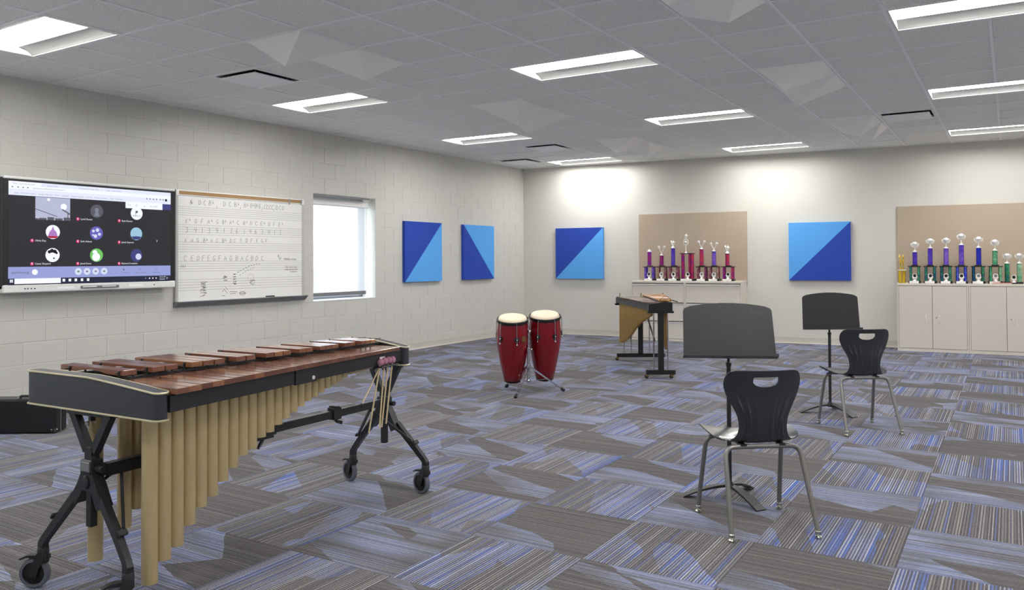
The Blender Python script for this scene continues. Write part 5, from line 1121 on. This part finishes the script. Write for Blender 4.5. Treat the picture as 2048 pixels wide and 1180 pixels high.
b = MB(); b.tube([(0.15, 0.035, 0.90), (0.12, 0.05, 0.925), (0.08, 0.06, 0.928), (0.05, 0.045, 0.90), (0.10, 0.07, 0.892), (0.14, 0.10, 0.90)], 0.003, 6); b.build('cord', M['black'], xy)
MB().bar([(-0.02, 0.1, 0.42), (0.0, 0.9, 0.62), (-0.006, LX, 0.60)], 0.012, 0.02).build('brace', M['metal_black'], xy)

# ------------------------------------------------------------------ school chairs
def chair_shell():
    ctl = [(.268, .418, .150, 0), (.262, .436, .185, 0), (.235, .447, .214, 0), (.19, .450, .226, 0), (.10, .445, .232, 0), (.02, .437, .230, 0), (-.03, .433, .215, 0.1), (-.065, .436, .180, .3), (-.090, .452, .148, .6), (-.103, .480, .129, .85), (-.109, .52, .122, 1), (-.113, .57, .130, 1), (-.117, .62, .152, 1), (-.122, .67, .178, 1), (-.130, .72, .194, 1), (-.139, .76, .193, 1), (-.146, .787, .180, 1), (-.1485, .797, .165, 1), (-.150, .802, .145, 1)]
    SUB = 5; rows = []
    for i in range(len(ctl)-1):
        p0, p1, p2, p3 = ctl[max(i-1, 0)], ctl[i], ctl[i+1], ctl[min(i+2, len(ctl)-1)]
        for s_ in range(SUB):
            t_ = s_/SUB; rows.append([0.5*((2*b_)+(-a_+c_)*t_+(2*a_-5*b_+4*c_-d_)*t_*t_+(-a_+3*b_-3*c_+d_)*t_**3) for a_, b_, c_, d_ in zip(p0, p1, p2, p3)])
    rows.append(list(ctl[-1])); NU = 84; vs = []; fs = []
    for y, z_, w, bk in rows:
        for k in range(NU+1):
            u = 2*k/NU-1; x = w*u; dy = 0.050*bk*(x/0.19)**2; dz = (1-bk)*(0.030*(x/0.23)**2)
            if bk > 0.5 and .445 < z_ < .68:                 # moulded ribs on the lower back
                am = math.sin(PI*(z_-.445)/.235)**0.6; g = 0
                for c_ in (.32, .54, .76): g += math.exp(-((abs(u)-c_)/0.030)**2)
                dy -= 0.0070*am*g
            vs.append([x, y+dy, z_+dz])
    hx, hz = 0.0, 0.747; poly = [(-.060, .770), (.060, .770), (.064, .762), (.064, .745), (.052, .730), (.028, .721), (0, .719), (-.028, .721), (-.052, .730), (-.064, .745), (-.064, .762)]
    def inside(x, z_):
        c_ = False
        for i in range(len(poly)):
            (x1, y1), (x2, y2) = poly[i], poly[i-1]
            if (y1 > z_) != (y2 > z_) and x < (x2-x1)*(z_-y1)/(y2-y1)+x1: c_ = not c_
        return c_
    n = NU+1; nr = len(rows); cut = set()
    for i in range(nr-1):
        for k in range(NU):
            q = (i*n+k, i*n+k+1, (i+1)*n+k+1, (i+1)*n+k); cx_ = sum(vs[a][0] for a in q)/4; cz_ = sum(vs[a][2] for a in q)/4
            if rows[i][3] > .9 and inside(cx_, cz_): cut.add((i, k))
            else: fs.append(q)
    usedv = set(a for f_ in fs for a in f_); bnd = set()
    for i, k in cut:
        for a in (i*n+k, i*n+k+1, (i+1)*n+k+1, (i+1)*n+k):
            if a in usedv: bnd.add(a)
    for a in bnd:                                            # snap the hole edge to the slot outline
        x, z_ = vs[a][0], vs[a][2]; best = None
        for i in range(len(poly)):
            (x1, y1), (x2, y2) = poly[i-1], poly[i]; L2 = (x2-x1)**2+(y2-y1)**2; t_ = max(0, min(1, ((x-x1)*(x2-x1)+(z_-y1)*(y2-y1))/L2)); px, pz = x1+t_*(x2-x1), y1+t_*(y2-y1); dd = (px-x)**2+(pz-z_)**2
            if best is None or dd < best[0]: best = (dd, px, pz)
        vs[a][0], vs[a][2] = best[1], best[2]
    me = bpy.data.meshes.new('seat_shell'); me.from_pydata([tuple(v) for v in vs], [], fs); bm = bmesh.new(); bm.from_mesh(me)
    bmesh.ops.delete(bm, geom=[v for v in bm.verts if not v.link_faces], context='VERTS'); bmesh.ops.recalc_face_normals(bm, faces=bm.faces); bmesh.ops.solidify(bm, geom=bm.faces[:], thickness=0.007)
    bmesh.ops.recalc_face_normals(bm, faces=bm.faces); bm.to_mesh(me); bm.free(); me.materials.append(M['chair'])
    me.polygons.foreach_set('use_smooth', [True]*len(me.polygons)); me.set_sharp_from_angle(angle=math.radians(50)); return me
ch = thing('school_chair', 'charcoal plastic school chair with grey tube legs, nearer of the two', 'chair', (-1.120, 4.144, 0), math.radians(37.6), 'charcoal school chairs')
link('seat_shell', chair_shell(), ch)
RT = 0.0122
for sx in (-1, 1):
    for fy, ty, tz in ((-0.228, -0.085, 0.418), (0.232, 0.150, 0.424)):
        pth = rounded([(sx*0.216 if fy < 0 else sx*0.225, fy, 0.030), (sx*0.192 if fy < 0 else sx*0.205, ty, tz), (sx*0.06, ty, tz)], 0.055, 8)
        lg = MB().tube(pth, RT, 12).build('leg', M['chair_leg'], ch)
        fx = sx*0.216 if fy < 0 else sx*0.225
        MB().lathe([(0.001, 0.0), (0.012, 0.0), (0.0165, 0.004), (0.0165, 0.010), (0.010, 0.016), (0.009, 0.020), (0.0145, 0.022), (0.0150, 0.036), (0.0128, 0.040)], 14, 0, Matrix.Translation((fx, fy, 0)), cap=False).build('glide', M['nickel'], lg)
for ty, tz in ((-0.085, 0.418), (0.150, 0.424)): MB().tube([(-0.065, ty, tz), (0.065, ty, tz)], RT, 12).build('cross_bar', M['chair_leg'], ch)
for x in (-0.10, 0.10): MB().bar([(x, -0.10, 0.4265), (x, 0.165, 0.4325)], 0.03, 0.008).build('seat_bracket', M['metal_black'], ch)
dup(ch, (-1.039, 6.872, 0), math.radians(35.5), 'charcoal plastic school chair with grey tube legs, farther of the two', 'charcoal school chairs')

# ------------------------------------------------------------------ music stands
def music_stand(loc, zdesk, yaw_, tilt, legs, label, W0=0.254):
    t = thing('music_stand', label, 'music stand', loc, 0, 'black music stands')
    for a in legs:
        d = Vector((math.cos(a), math.sin(a), 0)); pth = [d*(0.012+0.245*u)+Vector((0, 0, 0.072-0.068*u**1.7)) for u in [k/8 for k in range(9)]]
        MB().bar(pth, [0.030+0.034*math.sin(min(1, k/8*1.25)*PI*.5) for k in range(9)], [0.016-0.010*k/8 for k in range(9)]).build('leg', M['stand'], t)
    MB().lathe([(0.020, 0.055), (0.026, 0.062), (0.024, 0.082), (0.016, 0.095)], 16).build('hub', M['stand'], t)
    MB().tube([(0, 0, 0.06), (0, 0, zdesk-0.045)], 0.0125, 14).build('lower_pole', M['stand'], t); MB().lathe([(0.014, zdesk-0.055), (0.0155, zdesk-0.052), (0.0155, zdesk-0.035), (0.010, zdesk-0.030)], 14).build('collar', M['stand'], t)
    MB().tube([(0, 0, zdesk-0.05), (0, 0, zdesk+0.10)], 0.0085, 12).build('upper_pole', M['stand'], t)
    T = Matrix.Translation((0, 0, zdesk)) @ Matrix.Rotation(yaw_, 4, 'Z') @ Matrix.Translation((0, -0.048, 0)) @ Matrix.Rotation(-tilt, 4, 'X')   # desk faces local -y
    W1, Hd = W0-0.006, 0.318; pts = [(-W0, 0), (W0, 0)]; rc = 0.024
    def top(x): return Hd-0.028*(x/W1)**2
    pts += [(W1, top(W1)-rc)]+[(W1-rc+rc*math.sin(k*PI/10), top(W1)-rc+rc*math.cos(k*PI/10)-0.0) for k in (4, 3, 2, 1)]
    pts += [(W1*q, top(W1*q)) for q in (.85, .65, .4, .15, 0, -.15, -.4, -.65, -.85)]+[(-(W1-rc+rc*math.sin(k*PI/10)), top(W1)-rc+rc*math.cos(k*PI/10)) for k in (1, 2, 3, 4)]+[(-W1, top(W1)-rc)]
    D = T @ frame(Vector((1, 0, 0)), Vector((0, 0, 1)), Vector((0, -1, 0)))
    dk = MB().prism(pts, -0.002, 0.002, 0, D).build('desk', M['stand'], t)
    MB().box(-W0-0.004, W0+0.004, -0.052, 0.002, -0.006, -0.002, 0.001, 0, T).box(-W0-0.004, W0+0.004, -0.056, -0.052, -0.006, 0.010, 0.001, 0, T).build('shelf', M['stand'], t)
    MB().box(-0.05, 0.05, 0.002, 0.040, 0.10, 0.17, 0.004, 0, T).build('desk_bracket', M['metal_black'], t)
    return t, D
s1, D1 = music_stand((-1.370, 4.526, 0), 0.800, math.radians(31.8-7), math.radians(20), [math.radians(a) for a in (202, 326, 81)], 'black music stand directly behind the nearer chair')
s1_desk = [c for c in s1.children if c.name.startswith('desk') and 'bracket' not in c.name][0]
b = MB(); vs, fs = text_mesh('Wenger', 0.030, 'LEFT'); b.add([D1 @ Vector((v.x+0.12, v.y+0.262, 0.0024)) for v in vs], fs); tag(b.build('stamped_mark', plain('worn_mark', lin(52, 52, 55), 0.4), s1_desk), kind='stuff')
music_stand((-1.365, 7.467, 0), 0.738, math.radians(31.8-1), math.radians(7), [math.radians(a) for a in (206, 330, 90)], 'black music stand behind the farther chair', 0.247)
bpy.context.view_layer.update()
